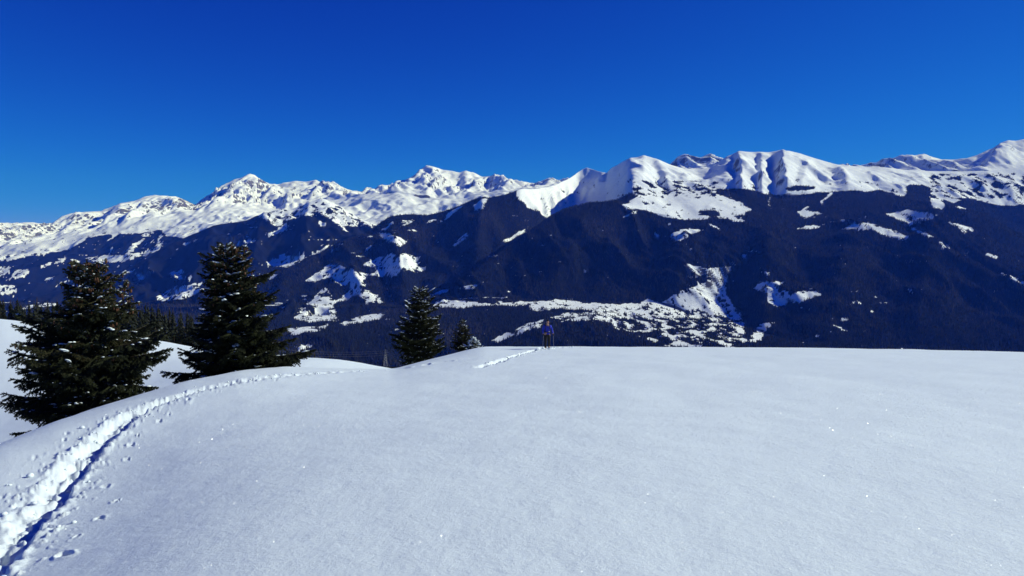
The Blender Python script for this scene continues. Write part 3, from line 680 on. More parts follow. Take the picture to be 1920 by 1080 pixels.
def ico(sub=1):
    t = (1 + 5 ** .5) / 2
    v = [(-1,t,0),(1,t,0),(-1,-t,0),(1,-t,0),(0,-1,t),(0,1,t),(0,-1,-t),(0,1,-t),(t,0,-1),(t,0,1),(-t,0,-1),(-t,0,1)]
    f = [(0,11,5),(0,5,1),(0,1,7),(0,7,10),(0,10,11),(1,5,9),(5,11,4),(11,10,2),(10,7,6),(7,1,8),(3,9,4),(3,4,2),(3,2,6),(3,6,8),(3,8,9),(4,9,5),(2,4,11),(6,2,10),(8,6,7),(9,8,1)]
    v = [np.array(p) / np.linalg.norm(p) for p in v]
    for _ in range(sub):
        c = {}; nf = []
        def mid(a, b):
            k = (min(a, b), max(a, b))
            if k not in c:
                m = v[a] + v[b]; v.append(m / np.linalg.norm(m)); c[k] = len(v) - 1
            return c[k]
        for a, b, d in f:
            x, y, z = mid(a, b), mid(b, d), mid(d, a); nf += [(a, x, z), (b, y, x), (d, z, y), (x, y, z)]
        f = nf
    return np.array(v), np.array(f)
ICO1 = ico(1); ICO0 = ico(0)

class Acc:
    def __init__(s): s.v = []; s.f = []; s.t = []; s.n = 0
    def add(s, v, f, t=0.5):
        s.v.append(v); s.f.append(np.asarray(f) + s.n); s.t.append(np.full(len(v), t) if np.isscalar(t) else t); s.n += len(v)
    def mesh(s, name, smooth=False):
        me = mesh_np(name, np.concatenate(s.v), np.concatenate(s.f), smooth); attr(me, 'tone', np.concatenate(s.t)); return me

def twig(acc, P, D, L, g, tone, wid=0.055, step=0.05):
    """note a needle-clad twig; all of them are built at once by flush_twigs"""
    if not hasattr(acc, 'tw'): acc.tw = []
    acc.tw.append((P[0], P[1], P[2], D[0], D[1], D[2], L, tone, wid, step))

def flush_twigs(acc, g):
    """serrated rows of small blades along each bending twig"""
    A = np.array(acc.tw, float)
    n = np.maximum(2, (A[:, 6] / A[:, 9]).astype(int)); idx = np.repeat(np.arange(len(A)), n)
    k = np.arange(n.sum()) - np.repeat(np.cumsum(n) - n, n)
    P = A[idx, :3]; D = A[idx, 3:6]; L = A[idx, 6:7]; tone = A[idx, 7]; wid = A[idx, 8:9]
    u = (k / n[idx])[:, None]; u2 = u + 1.25 / n[idx][:, None]
    drp = np.array([0, 0, -1.0])
    base = P + D * (u * L) + drp * (u ** 1.6) * L * 0.16
    nxt = P + D * (u2 * L) + drp * (u2 ** 1.6) * L * 0.16
    side = np.stack([D[:, 1], -D[:, 0], np.zeros(len(D))], -1); ln = np.linalg.norm(side, axis=1, keepdims=True)
    side = np.where(ln > 1e-3, side / np.maximum(ln, 1e-6), np.array([1.0, 0, 0]))
    upv = np.cross(side, D)
    vs, ts = [], []
    for dirv in (side, -side, -upv * 0.9 + side * 0.3, upv * 0.8 - side * .2):
        wv = wid * g.uniform(0.65, 1.2, (len(u), 1)) * (1 - 0.45 * u)
        tip = nxt + dirv * wv + D * wv * 0.7
        vs.append(np.stack([base, nxt, tip], 1)); ts.append(np.repeat(tone + g.normal(0, 0.10, len(u)), 3))
    V = np.concatenate(vs, 0).reshape(-1, 3)
    acc.add(V, np.arange(len(V)).reshape(-1, 3), np.clip(np.concatenate(ts), 0, 1))

def tube(acc, pts, rads, ns=6, tone=0.5):
    pts = np.asarray(pts, float); V = []; 
    for i, p in enumerate(pts):
        d = pts[min(i + 1, len(pts) - 1)] - pts[max(i - 1, 0)]; d = d / (np.linalg.norm(d) + 1e-9)
        s_ = np.cross(d, (0.31, 0.77, 0.2)); s_ /= np.linalg.norm(s_); t_ = np.cross(d, s_)
        for k in range(ns):
            a = 2 * math.pi * k / ns; V.append(p + rads[i] * (math.cos(a) * s_ + math.sin(a) * t_))
    f = []
    for i in range(len(pts) - 1):
        for k in range(ns):
            a, b = i * ns + k, i * ns + (k + 1) % ns
            f += [(a, b, b + ns), (a, b + ns, a + ns)]
    acc.add(np.array(V), np.array(f), tone)

def blob(acc, c, rx, ry, rz, axis, g, base=ICO1):
    v, f = base
    n = 1 + 0.28 * perlin(v[:, 0] * 1.7 + g.uniform(0, 50), v[:, 1] * 1.7 + v[:, 2], 3) + g.normal(0, .05, len(v))
    q = v * n[:, None]
    q[:, 2] = np.where(q[:, 2] < 0, q[:, 2] * 0.35, q[:, 2])
    ax = np.array([axis[0], axis[1], 0.0]); l = np.linalg.norm(ax); ax = ax / l if l > 1e-3 else np.array([1.0, 0, 0])
    pr = np.array([-ax[1], ax[0], 0])
    V = c + q[:, :1] * rx * ax + q[:, 1:2] * ry * pr + q[:, 2:] * np.array([0, 0, rz])
    V[:, 2] += axis[2] * (q[:, 0] * rx)
    acc.add(V, f)

def spruce(name, label, px, Y, base_row, top_row, left, right, seed, nbr, leaders=(), snow=0.25, snow_size=1.0, cones=60, step=0.05, extra=(), wid=0.055, dens=1.0):
    g = np.random.default_rng(seed)
    a, _ = ray(px, base_row); x0 = float(a) * Y; z0 = float(hill(np.array([x0]), np.array([Y]))[0]) - 0.15
    ztop = float(ray(px, top_row)[1]) * Y; Ht = ztop - z0; k = Y / F
    root = empty(name, (x0, Y, z0))
    tag(root, label, 'tree', 'spruces standing on the snow slope')
    fol, wood, sn, cn = Acc(), Acc(), Acc(), Acc()
    Lt = np.array([p[0] for p in left]); Lr = np.array([p[1] for p in left]) * k
    Rt = np.array([p[0] for p in right]); Rr = np.array([p[1] for p in right]) * k
    # the trunk leans and wanders slightly
    hz = np.linspace(0, 1, 14); tp = np.stack([0.06 * Ht * 0.2 * perlin(hz * 2.3, hz * 0 + seed, 1), 0.012 * Ht * perlin(hz * 2.1, hz * 0 + seed, 2), hz * Ht], -1)
    tube(wood, tp, [Ht * 0.022 * (1 - 0.93 * h) + 0.006 for h in hz], 8)
    def trunk_at(t): return np.array([np.interp(t, hz, tp[:, i]) for i in range(3)])
    def branch(p0, az, L, elev, curl, tone, thick=1.0, sn_p=snow, t=0.5):
        n = max(4, int(L / 0.16)); u = np.linspace(0, 1, n + 1)
        d = np.array([math.cos(az), math.sin(az), 0])
        wob = 0.06 * L * perlin(u * 2.0, u * 0 + g.uniform(0, 90), 1)
        side = np.array([-d[1], d[0], 0])
        P = p0 + d * (u[:, None] * L) + side * wob[:, None] + np.array([0, 0, 1.0]) * (L * (elev * u + curl * u ** 2.2))[:, None]
        tube(wood, P[::2] if len(P) > 6 else P, np.linspace(0.013 * thick + 0.006 * L, 0.004, len(P[::2] if len(P) > 6 else P)), 4)
        # needles along the limb and its side twigs
        D = np.diff(P, axis=0)
        for i in range(n):
            dl = np.linalg.norm(D[i]); dd = D[i] / dl
            if u[i] > 0.22: twig(fol, P[i], dd, dl * 1.1, g, tone, wid, step)
        s_ = 0.12 * L
        while s_ < L * 0.985:
            uu = s_ / L; p = np.array([np.interp(uu, u, P[:, i]) for i in range(3)])
            i = min(int(uu * n), n - 1); dd = D[i] / np.linalg.norm(D[i])
            for sg in (-1, 1):
                if g.random() < 0.1: continue
                tl_ = (L * 0.40 * (1 - uu) ** 0.75 * (0.35 + 0.65 * min(1, uu * 3)) + 0.10) * g.uniform(0.65, 1.15)
                tl_ = min(tl_, 0.85)
                an = math.radians(g.uniform(42, 66)) * sg
                td = np.array([dd[0] * math.cos(an) - dd[1] * math.sin(an), dd[0] * math.sin(an) + dd[1] * math.cos(an), dd[2] - g.uniform(0.05, 0.5)])
                td /= np.linalg.norm(td)
                twig(fol, p, td, tl_, g, tone + g.normal(0, .06), wid, step)
                if tl_ > 0.3:
                    for q in np.arange(0.3, 0.95, 0.13 / tl_):
                        for s2 in (-1, 1):
                            an2 = math.radians(g.uniform(35, 60)) * s2
                            t3 = np.array([td[0] * math.cos(an2) - td[1] * math.sin(an2), td[0] * math.sin(an2) + td[1] * math.cos(an2), td[2] - g.uniform(0.1, 0.6)]); t3 /= np.linalg.norm(t3)
                            twig(fol, p + td * tl_ * q + np.array([0, 0, -0.16 * tl_ * q ** 1.6]), t3, tl_ * 0.42 * (1 - q * 0.5) * g.uniform(.6, 1.2), g, tone, wid * .9, step)
            s_ += g.uniform(0.085, 0.13) / dens
        # snow lying on top of the limb
        if g.random() < sn_p:
            m = g.integers(1, 4)
            for _ in range(m):
                uu = g.uniform(0.35, 0.98); i = min(int(uu * n), n - 1)
                p = np.array([np.interp(uu, u, P[:, j]) for j in range(3)]) + np.array([0, 0, 0.03]) + side * g.normal(0, 0.08)
                sx = g.uniform(0.04, 0.125) * snow_size * min(1.0, 0.35 + 0.5 * L)
                blob(sn, p, sx * g.uniform(1, 1.9), sx * g.uniform(0.6, 1), sx * g.uniform(0.3, 0.5), D[i] / np.linalg.norm(D[i]), g)
        for _ in range(int(g.poisson(12.0 * snow * min(1.3, 0.4 + 0.5 * L)))):
            uu = g.uniform(0.3, 1.0); p = np.array([np.interp(uu, u, P[:, j]) for j in range(3)]) + side * g.normal(0, 0.16 * L * (1 - uu) + .05) + np.array([0, 0, -0.01])
            sx = g.uniform(0.015, 0.05) * snow_size
            blob(sn, p, sx * 1.6, sx, sx * 0.6, (1, 0.3, 0), g, ICO0)
        # cones hang from the outer limbs, mostly high in the crown
        if t > 0.45 and cones:
            for _ in range(int(g.poisson(cones / max(nbr, 1) * (0.3 + 1.6 * t)))):
                uu = g.uniform(0.45, 1.0); p = np.array([np.interp(uu, u, P[:, j]) for j in range(3)]) + side * g.normal(0, 0.06)
                v, f = ICO0; s3 = g.uniform(0.8, 1.2)
                cn.add(p + v * np.array([0.026, 0.026, 0.085]) * s3 + np.array([0, 0, -0.10]), f)
    golden = 2.39996
    for i in range(nbr):
        t = 0.03 + 0.94 * (max(i + g.uniform(-.3, .3), 0) / nbr) ** 0.92
        t = min(max(t, 0.02), 0.985)
        az = i * golden + g.uniform(-.35, .35)
        cx = math.cos(az); rl = np.interp(t, Lt, Lr); rr = np.interp(t, Rt, Rr)
        wgt = 0.5 + 0.5 * cx
        r = (rl * (1 - wgt) + rr * wgt) * (0.82 + 0.18 * abs(cx)) * g.choice([g.uniform(0.45, 0.75), g.uniform(0.75, 1.08)], p=[0.3, 0.7])
        elev = 0.10 - 0.32 * (1 - t) + g.normal(0, .15) + (0.35 if t > 0.85 else 0); curl = 0.12 + 0.16 * (1 - t) + g.normal(0, .04)
        tone = np.clip(0.34 + 0.28 * t + g.normal(0, 0.10), 0.05, 0.95)
        branch(trunk_at(t), az, max(r, 0.12), elev, curl, tone, t=t)
    twig(fol, trunk_at(0.93), np.array([0.03, 0, 1.0]), 0.08 * Ht, g, 0.6, wid * 1.3, step)
    for (dx, trow, tb, rpx, nb) in leaders:     # forked tops
        p0 = trunk_at(tb); top = np.array([dx * k, 0.05, float(ray(px + dx, trow)[1]) * Y - z0])
        pts = [p0 + (top - p0) * q + np.array([dx * k, 0, 0]) * 0.25 * math.sin(q * math.pi) for q in np.linspace(0, 1, 7)]
        tube(wood, pts, np.linspace(0.05, 0.008, 7), 6)
        for j in range(nb):
            q = (j + 0.6) / nb; p = np.array([np.interp(q, np.linspace(0, 1, 7), np.array(pts)[:, m]) for m in range(3)])
            branch(p, j * golden, max(0.1, rpx * k * (1.12 - q) * g.uniform(.75, 1.1)), 0.05 + .3 * q, 0.15, np.clip(0.6 + g.normal(0, .1), 0, 1), t=0.9)
        twig(fol, np.array(pts[-2]), np.array([0, 0.05, 1.0]), 0.35, g, 0.6, wid * 1.3, step)
    for (ex, er, azd, crl, snp) in extra:       # single long limbs seen in outline: tip given in the photograph
        tip = np.array([float(ray(ex, er)[0]) * Y - x0, math.sin(math.radians(azd)) * 0.5, float(ray(ex, er)[1]) * Y - z0])
        L = math.hypot(tip[0], tip[1]); az = math.atan2(tip[1], tip[0])
        zs = np.clip(tip[2] - L * crl, 0.1, Ht * 0.9); p0 = trunk_at(zs / Ht); p0[2] = zs
        el = (tip[2] - zs) / L
        branch(p0, az, L, el - 0.18, 0.18, 0.42, 1.3, snp, 0.3)
    flush_twigs(fol, g)
    link('trunk', wood.mesh('trunk', True), [BARK], root)
    link('crown', fol.mesh('crown'), [NEEDLES], root)
    if sn.n: tag(link('snow_clump', sn.mesh('snow_clump', True), [SNOW], root), kind='stuff')
    if cn.n: tag(link('cone', cn.mesh('cone', True), [CONE], root), kind='stuff')
    return root

spruce('spruce_tree', 'broad dark spruce at the left edge with a forked blunt top and cones', 178, 27.0, 815, 486,
       [(0, 118), (.08, 128), (.2, 165), (.3, 150), (.42, 140), (.52, 138), (.62, 95), (.75, 62), (.88, 40), (1, 12)],
       [(0, 80), (.08, 85), (.2, 100), (.32, 122), (.42, 138), (.52, 128), (.62, 100), (.75, 82), (.88, 48), (1, 12)], 21, 185,
       leaders=[(-26, 488, .58, 46, 20), (30, 486, .58, 48, 22), (72, 526, .52, 46, 20)], snow=0.34, cones=420, step=0.066, wid=0.068,
       extra=[(2, 738, 10, .02, .2), (16, 655, -10, .10, .5), (40, 613, 20, .25, .6), (318, 622, 10, .22, .4), (322, 652, -20, .12, .3), (44, 770, -30, -.05, .2), (310, 668, 30, .05, .2), (30, 690, 10, .05, .3)])
spruce('spruce_tree', 'tall dark spruce with twin tops and a snow laden limb reaching right', 432, 35.0, 692, 456,
       [(0, 85), (.1, 88), (.2, 78), (.35, 68), (.5, 62), (.62, 55), (.75, 58), (.86, 46), (.94, 24), (1, 8)],
       [(0, 115), (.1, 128), (.2, 122), (.35, 108), (.5, 98), (.62, 82), (.75, 55), (.86, 45), (.94, 26), (1, 8)], 33, 185,
       leaders=[(34, 460, .6, 42, 20), (-10, 455, .66, 44, 16)], snow=0.34, cones=380, step=0.07, wid=0.072, snow_size=1.15,
       extra=[(592, 655, -10, .06, 1.0), (515, 506, 10, .25, .5), (306, 695, -25, -.04, .3), (336, 660, 10, .05, .4), (558, 675, -20, .0, .6), (545, 610, 10, .12, .9), (552, 636, 30, .05, .8)])
spruce('spruce_tree', 'dark spruce speckled with snow beside the middle notch of the slope', 787, 82.0, 684, 536,
       [(0, 30), (.2, 45), (.3, 54), (.42, 58), (.52, 54), (.65, 46), (.76, 32), (.88, 20), (1, 7)],
       [(0, 26), (.2, 40), (.3, 48), (.42, 56), (.52, 60), (.65, 48), (.76, 36), (.88, 24), (1, 7)], 45, 125,
       leaders=[(-12, 540, .7, 24, 9), (14, 541, .7, 24, 9)], snow=0.6, cones=0, step=0.10, wid=0.105, snow_size=1.5)
spruce('spruce_tree', 'young bushy spruce right of the snow speckled one', 868, 53.0, 664, 598,
       [(0, 28), (.2, 30), (.4, 25), (.6, 17), (.8, 10), (1, 3)], [(0, 30), (.2, 30), (.4, 25), (.6, 18), (.8, 10), (1, 3)], 57, 84, snow=0.15, cones=0, step=0.06, snow_size=1.0)
spruce('spruce_tree', 'small bushy spruce buried in snow at the crest of the slope', 888, 51.0, 663, 633,
       [(0, 20), (.3, 18), (.6, 13), (1, 4)], [(0, 22), (.3, 19), (.6, 12), (1, 4)], 63, 34, snow=1.0, cones=0, step=0.06, snow_size=1.5)

# ------------------------------------------------------------------ spruces of the wood beyond the left snowfield
def wood_variants():
    out = []
    for v in range(6):
        g = np.random.default_rng(200 + v); fol, wd = Acc(), Acc()
        nl = 15; Hh = 1.0
        for i in range(nl):
            t = 0.10 + 0.88 * i / nl; r = (1 - t) ** 0.85 * g.uniform(0.13, 0.185) + 0.008
            nb = int(7 + 5 * (1 - t))
            for b in range(nb):
                az = g.uniform(0, 6.283); rr = r * g.uniform(0.6, 1.15); w_ = rr * 0.36
                d = np.array([math.cos(az), math.sin(az), 0]); s_ = np.array([-d[1], d[0], 0])
                p0 = np.array([0, 0, t + 0.03]); p1 = d * rr * 0.55 + s_ * w_ + np.array([0, 0, t - 0.012]); p2 = d * rr * 0.55 - s_ * w_ + np.array([0, 0, t - 0.012]); p3 = d * rr + np.array([0, 0, t - 0.045 + g.uniform(-.012, .02)])
                p4 = d * rr * 0.5 + np.array([0, 0, t - 0.055])
                fol.add(np.array([p0, p1, p2, p3, p4]), [(0, 1, 3), (0, 3, 2), (1, 4, 3), (4, 2, 3)], float(np.clip(g.normal(.35, .2), 0, 1)))
        tube(wd, [(0, 0, -0.05), (0, 0, .5), (0, 0, 1.0)], [0.016, 0.01, 0.002], 5)
        out.append((fol.mesh('wood_crown'), wd.mesh('wood_trunk', True)))
    return out
WV = wood_variants()
WOODF = foliage_mat('wood_foliage', (0.008, 0.012, 0.008), (0.016, 0.02, 0.012), (0.04, 0.036, 0.026))
def wood_tree(px, Y, top_row, label, group, g):
    a, s = ray(px, top_row); x = float(a) * Y; zb = float(hill0(np.array([x]), np.array([Y]))[0])
    h = float(s) * Y - zb
    h = min(max(h, 5.0), 26.0)
    o = empty('forest_spruce', (x, Y, zb - 0.3)); tag(o, label, 'tree', group)
    sc = h / 1.0; o.scale = (sc * g.uniform(.85, 1.25),) * 2 + (sc,); o.rotation_euler[2] = g.uniform(0, 6.28)
    cm, tm = WV[int(g.integers(0, len(WV)))]
    link('crown', cm, [WOODF], o); link('trunk', tm, [BARK], o)
gw = np.random.default_rng(9)
top_line = K([(-120,560),(0,553),(30,556),(60,553),(90,560),(110,556),(140,552),(170,558),(230,560),(280,566),(330,575),(400,590)])
for i in range(190):
    px = gw.uniform(-110, 372); Y = gw.uniform(165, 300)
    tr = np.interp(px, top_line[:, 0], top_line[:, 1]) + gw.exponential(14) - 2
    wood_tree(px, Y, tr, 'dark spruce in the wood behind the left snowfield', 'spruces of the wood behind the left snowfield', gw)
top2 = K([(500,640),(560,655),(600,660),(640,668),(670,675),(700,682),(716,688)])
for i in range(46):
    px = gw.uniform(500, 705); Y = gw.uniform(150, 300)
    wood_tree(px, Y, np.interp(px, top2[:, 0], top2[:, 1]) + gw.exponential(5), 'small dark treetop behind the snow hump right of the twin topped spruce', 'treetops behind the snow hump', gw)

# ------------------------------------------------------------------ the hiker
def skin_mesh(name, verts, edges, radii, root=0, sub=2):
    me = bpy.data.meshes.new(name); me.from_pydata([Vector(v) for v in verts], edges, [])
    o = bpy.data.objects.new(name, me); COL.objects.link(o)
    md = o.modifiers.new('skin', 'SKIN'); md.use_smooth_shade = True
    for i, r in enumerate(radii):
        r = (r, r) if np.isscalar(r) else r
        me.skin_vertices[0].data[i].radius = r; me.skin_vertices[0].data[i].use_root = (i == root)
    s2 = o.modifiers.new('sub', 'SUBSURF'); s2.levels = sub; s2.render_levels = sub
    dg = bpy.context.evaluated_depsgraph_get(); dg.update()
    out = bpy.data.meshes.new_from_object(o.evaluated_get(dg), depsgraph=dg)
    bpy.data.objects.remove(o); out.name = name
    for p in out.polygons: p.use_smooth = True
    return out
def chain(*paths):
    """paths of (x, y, z, r); points that coincide are shared"""
    V, E, R, idx = [], [], [], {}
    for p in paths:
        prev = None
        for (x, y, z, r) in p:
            k = (round(x, 4), round(y, 4), round(z, 4))
            if k not in idx: idx[k] = len(V); V.append((x, y, z)); R.append(r)
            if prev is not None and prev != idx[k]: E.append((prev, idx[k]))
            prev = idx[k]
    return V, E, R
SKIN = simple_mat('skin', (0.42, 0.24, 0.17), 0.55, 0.08, 20)
JACKET = simple_mat('blue_jacket', (0.012, 0.03, 0.42), 0.55, 0.15, 14, bump=0.4)
TROUSERS = simple_mat('black_trousers', (0.010, 0.010, 0.012), 0.7, 0.2, 18, bump=0.3)
HAT = simple_mat('dark_hat', (0.018, 0.013, 0.012), 0.9, 0.2, 90, bump=0.4)
GLOVE = simple_mat('dark_glove', (0.015, 0.015, 0.017), 0.7, 0.2, 40)
STRAP = simple_mat('black_strap', (0.012, 0.012, 0.013), 0.6, 0.1, 40)
BUCKLE = simple_mat('pale_buckle', (0.6, 0.6, 0.62), 0.35, 0.1, 40)
POLE = simple_mat('grey_pole', (0.25, 0.25, 0.27), 0.35, 0.1, 40, metal=0.6)
def person():
    hx, hy = HK
    hz_ = float(hill(np.array([hx]), np.array([hy]))[0])
    root = empty('person', (hx, hy, hz_ - 0.06)); root.rotation_euler = (0, 0, math.radians(6))
    tag(root, 'person in blue jacket and black trousers standing in the snow on the crest', 'person')
    hs_ = 57.0 * hy / F / 1.78
    root.scale = (hs_,) * 3
    pel = (0, 0.02, 0.96, (0.155, 0.115)); wst = (0, 0.02, 1.10, (0.145, 0.105)); che = (0, 0.0, 1.29, (0.175, 0.12)); sho = (0, 0.0, 1.42, (0.13, 0.09)); nek = (0.0, -0.03, 1.52, 0.058)
    # walking: right leg (viewer's left) forward
    legR = [pel, (-0.10, 0.0, 0.88, 0.10), (-0.115, -0.10, 0.50, 0.066), (-0.12, -0.06, 0.12, 0.05), (-0.125, -0.17, 0.05, 0.045)]
    legL = [pel, (0.10, 0.03, 0.88, 0.10), (0.125, 0.04, 0.52, 0.066), (0.14, 0.20, 0.17, 0.05), (0.145, 0.11, 0.09, 0.045)]
    armR = [sho, (-0.20, 0.0, 1.40, 0.062), (-0.27, -0.01, 1.14, 0.047), (-0.26, -0.17, 0.97, 0.038), (-0.255, -0.22, 0.93, 0.036)]
    armL = [sho, (0.20, 0.01, 1.40, 0.062), (0.30, 0.05, 1.15, 0.047), (0.32, -0.10, 0.96, 0.038), (0.32, -0.15, 0.91, 0.036)]
    head = [nek, (0.012, -0.065, 1.60, (0.072, 0.082)), (0.016, -0.07, 1.66, (0.078, 0.092)), (0.016, -0.06, 1.73, (0.07, 0.085))]
    nose = [(0.016, -0.07, 1.66, (0.078, 0.092)), (0.022, -0.165, 1.645, 0.014)]
    V, E, R = chain([pel, wst, che, sho, nek], head, nose, legR, legL, armR, armL)
    body = link('body', skin_mesh('body', V, E, R), [SKIN], root)
    for ex in (-0.022, 0.052):
        e = Acc(); v, f = ICO1; e.add(v * 0.011 + np.array([ex, -0.146, 1.665]), f); link('eye', e.mesh('eye', True), [HAT], body)
        e = Acc(); e.add(v * np.array([0.012, 0.022, 0.032]) + np.array([0.016 + (0.082 if ex > 0 else -0.082), -0.05, 1.655]), f); link('ear', e.mesh('ear', True), [SKIN], body)
    e = Acc(); e.add(v * np.array([0.024, 0.008, 0.006]) + np.array([0.018, -0.148, 1.612]), f); link('mouth', e.mesh('mouth', True), [simple_mat('lips', (0.3, 0.12, 0.1), .5, .1)], body)
    fat = lambda pts, k, drop=0: [(x, y, z, tuple(q * k for q in r) if not np.isscalar(r) else r * k) for x, y, z, r in pts[:len(pts) - drop]]
    V, E, R = chain(fat([(0, 0.02, 0.90, (0.17, 0.13)), pel, wst, che, sho, (0.0, -0.02, 1.50, 0.07)], 1.12), fat([sho] + armR[1:4], 1.28), fat([sho] + armL[1:4], 1.28))
    # shared shoulder vertex keeps the jacket in one piece
    jk = link('jacket', skin_mesh('jacket', V, E, R), [JACKET], root)
    for sx in (-1, 1):
        s_ = Acc(); pts = [(sx * 0.10, 0.13, 1.44), (sx * 0.115, 0.02, 1.53), (sx * 0.115, -0.10, 1.45), (sx * 0.115, -0.158, 1.30), (sx * 0.15, -0.13, 1.14), (sx * 0.19, 0.02, 1.06)]
        tube(s_, pts, [0.02] * 6, 6); link('rucksack_strap', s_.mesh('rucksack_strap', True), [STRAP], jk)
    s_ = Acc(); tube(s_, [(0.185 * math.sin(q), 0.02 - 0.145 * math.cos(q), 1.06) for q in np.linspace(-1.7, 1.7, 13)], [0.022] * 13, 6); link('hip_belt', s_.mesh('hip_belt', True), [STRAP], jk)
    s_ = Acc(); s_.add(ICO1[0] * np.array([0.032, 0.012, 0.026]) + np.array([0.09, -0.145, 1.10]), ICO1[1]); link('buckle', s_.mesh('buckle', True), [BUCKLE], jk)
    s_ = Acc(); tube(s_, [(0.02, -0.155, 0.93), (0.02, -0.158, 1.1), (0.015, -0.15, 1.3), (0.01, -0.10, 1.46)], [0.006] * 4, 5); link('zip', s_.mesh('zip', True), [STRAP], jk)
    V, E, R = chain(fat([(0, 0.02, 1.02, (0.14, 0.11)), pel], 1.08), fat([pel] + legR[1:4], 1.3), fat([pel] + legL[1:4], 1.3))
    link('trousers', skin_mesh('trousers', V, E, R), [TROUSERS], root)
    for l in (legR, legL):
        a1, b1 = l[3], l[4]
        V, E, R = chain([(a1[0], a1[1] + .0, a1[2] + 0.06, 0.066), (a1[0], a1[1] + 0.01, a1[2] - 0.05, 0.06), (b1[0], b1[1] + .03, b1[2] - 0.02, 0.055), (b1[0], b1[1] - 0.06, b1[2] - 0.025, 0.042)])
        link('boot', skin_mesh('boot', V, E, R), [GLOVE], root)
    V, E, R = chain([(0.016, -0.055, 1.70, (0.095, 0.105)), (0.014, -0.05, 1.76, (0.082, 0.092)), (0.012, -0.045, 1.80, 0.045)])
    link('hat', skin_mesh('hat', V, E, R), [HAT], root)
    V, E, R = chain([(0.012, 0.02, 1.70, (0.07, 0.05)), (0.01, 0.015, 1.62, (0.062, 0.04)), (0.008, 0.02, 1.56, 0.03)])
    link('hair', skin_mesh('hair', V, E, R), [HAT], root)
    # rucksack on the back
    V, E, R = chain([(0, 0.20, 1.05, (0.14, 0.09)), (0, 0.23, 1.22, (0.15, 0.11)), (0, 0.21, 1.40, (0.13, 0.085))])
    rs = tag(link('rucksack', skin_mesh('rucksack', V, E, R), [STRAP]), 'dark rucksack worn on the back of the person in blue', 'rucksack')
    rs.matrix_world = Matrix.Translation((hx, hy, hz_ - 0.06)) @ Matrix.Rotation(math.radians(6), 4, 'Z') @ Matrix.Scale(hs_, 4)
    # gloves with five curled fingers closed on the pole grips
    for sd, hand in ((-1, armR[4]), (1, armL[4])):
        hxx, hyy, hzz = hand[0], hand[1], hand[2]
        paths = [[(hxx, hyy + 0.04, hzz + 0.035, 0.036), (hxx, hyy + 0.005, hzz + 0.005, (0.04, 0.026)), (hxx, hyy - 0.035, hzz - 0.01, (0.04, 0.024))]]
        V, E, R = chain(*paths); gl = link('glove', skin_mesh('glove', V, E, R), [GLOVE], root)
        px_ = hxx + sd * 0.0; py_ = hyy - 0.06
        for q in range(4):
            zq = hzz + 0.03 - q * 0.022; ln = (0.9, 1.0, 0.95, 0.8)[q]
            V, E, R = chain([(hxx + sd * 0.022, hyy - 0.03, zq, 0.0095), (hxx + sd * 0.034, hyy - 0.03 - 0.034 * ln, zq, 0.0095), (hxx + sd * 0.016, hyy - 0.03 - 0.058 * ln, zq, 0.009), (hxx - sd * 0.012, hyy - 0.03 - 0.056 * ln, zq, 0.0085)])
            link('finger', skin_mesh('finger', V, E, R, sub=1), [GLOVE], gl)
        V, E, R = chain([(hxx - sd * 0.02, hyy - 0.005, hzz + 0.02, 0.012), (hxx - sd * 0.034, hyy - 0.045, hzz + 0.04, 0.011), (hxx - sd * 0.014, hyy - 0.072, hzz + 0.046, 0.009)])
        link('thumb', skin_mesh('thumb', V, E, R, sub=1), [GLOVE], gl)
        # the pole in that hand
        pr = empty('trekking_pole', (hx, hy, hz_ - 0.06)); pr.rotation_euler = root.rotation_euler; pr.scale = root.scale
        tag(pr, ('grey trekking pole at the right hand of the person, left in view' if sd < 0 else 'grey trekking pole at the left hand of the person, right in view'), 'pole', 'trekking poles of the person')
        gx, gy = hxx + sd * 0.006, hyy - 0.052
        bx, by = hxx + sd * 0.07, hyy - 0.02 + (0.12 if sd > 0 else -0.05)
        s_ = Acc(); tube(s_, [(gx, gy, hzz + 0.05), (bx, by, 0.0)], [0.009, 0.007], 6); link('shaft', s_.mesh('shaft', True), [POLE], pr)
        s_ = Acc(); tube(s_, [(gx, gy, hzz + 0.075), (gx, gy, hzz + 0.06), (gx, gy, hzz - 0.06)], [0.012, 0.019, 0.014], 8); link('grip', s_.mesh('grip', True), [STRAP], pr)
        s_ = Acc(); tube(s_, [(bx, by, 0.10), (bx, by, 0.095), (bx, by, 0.09)], [0.006, 0.05, 0.006], 10); link('basket', s_.mesh('basket', True), [STRAP], pr)
person()

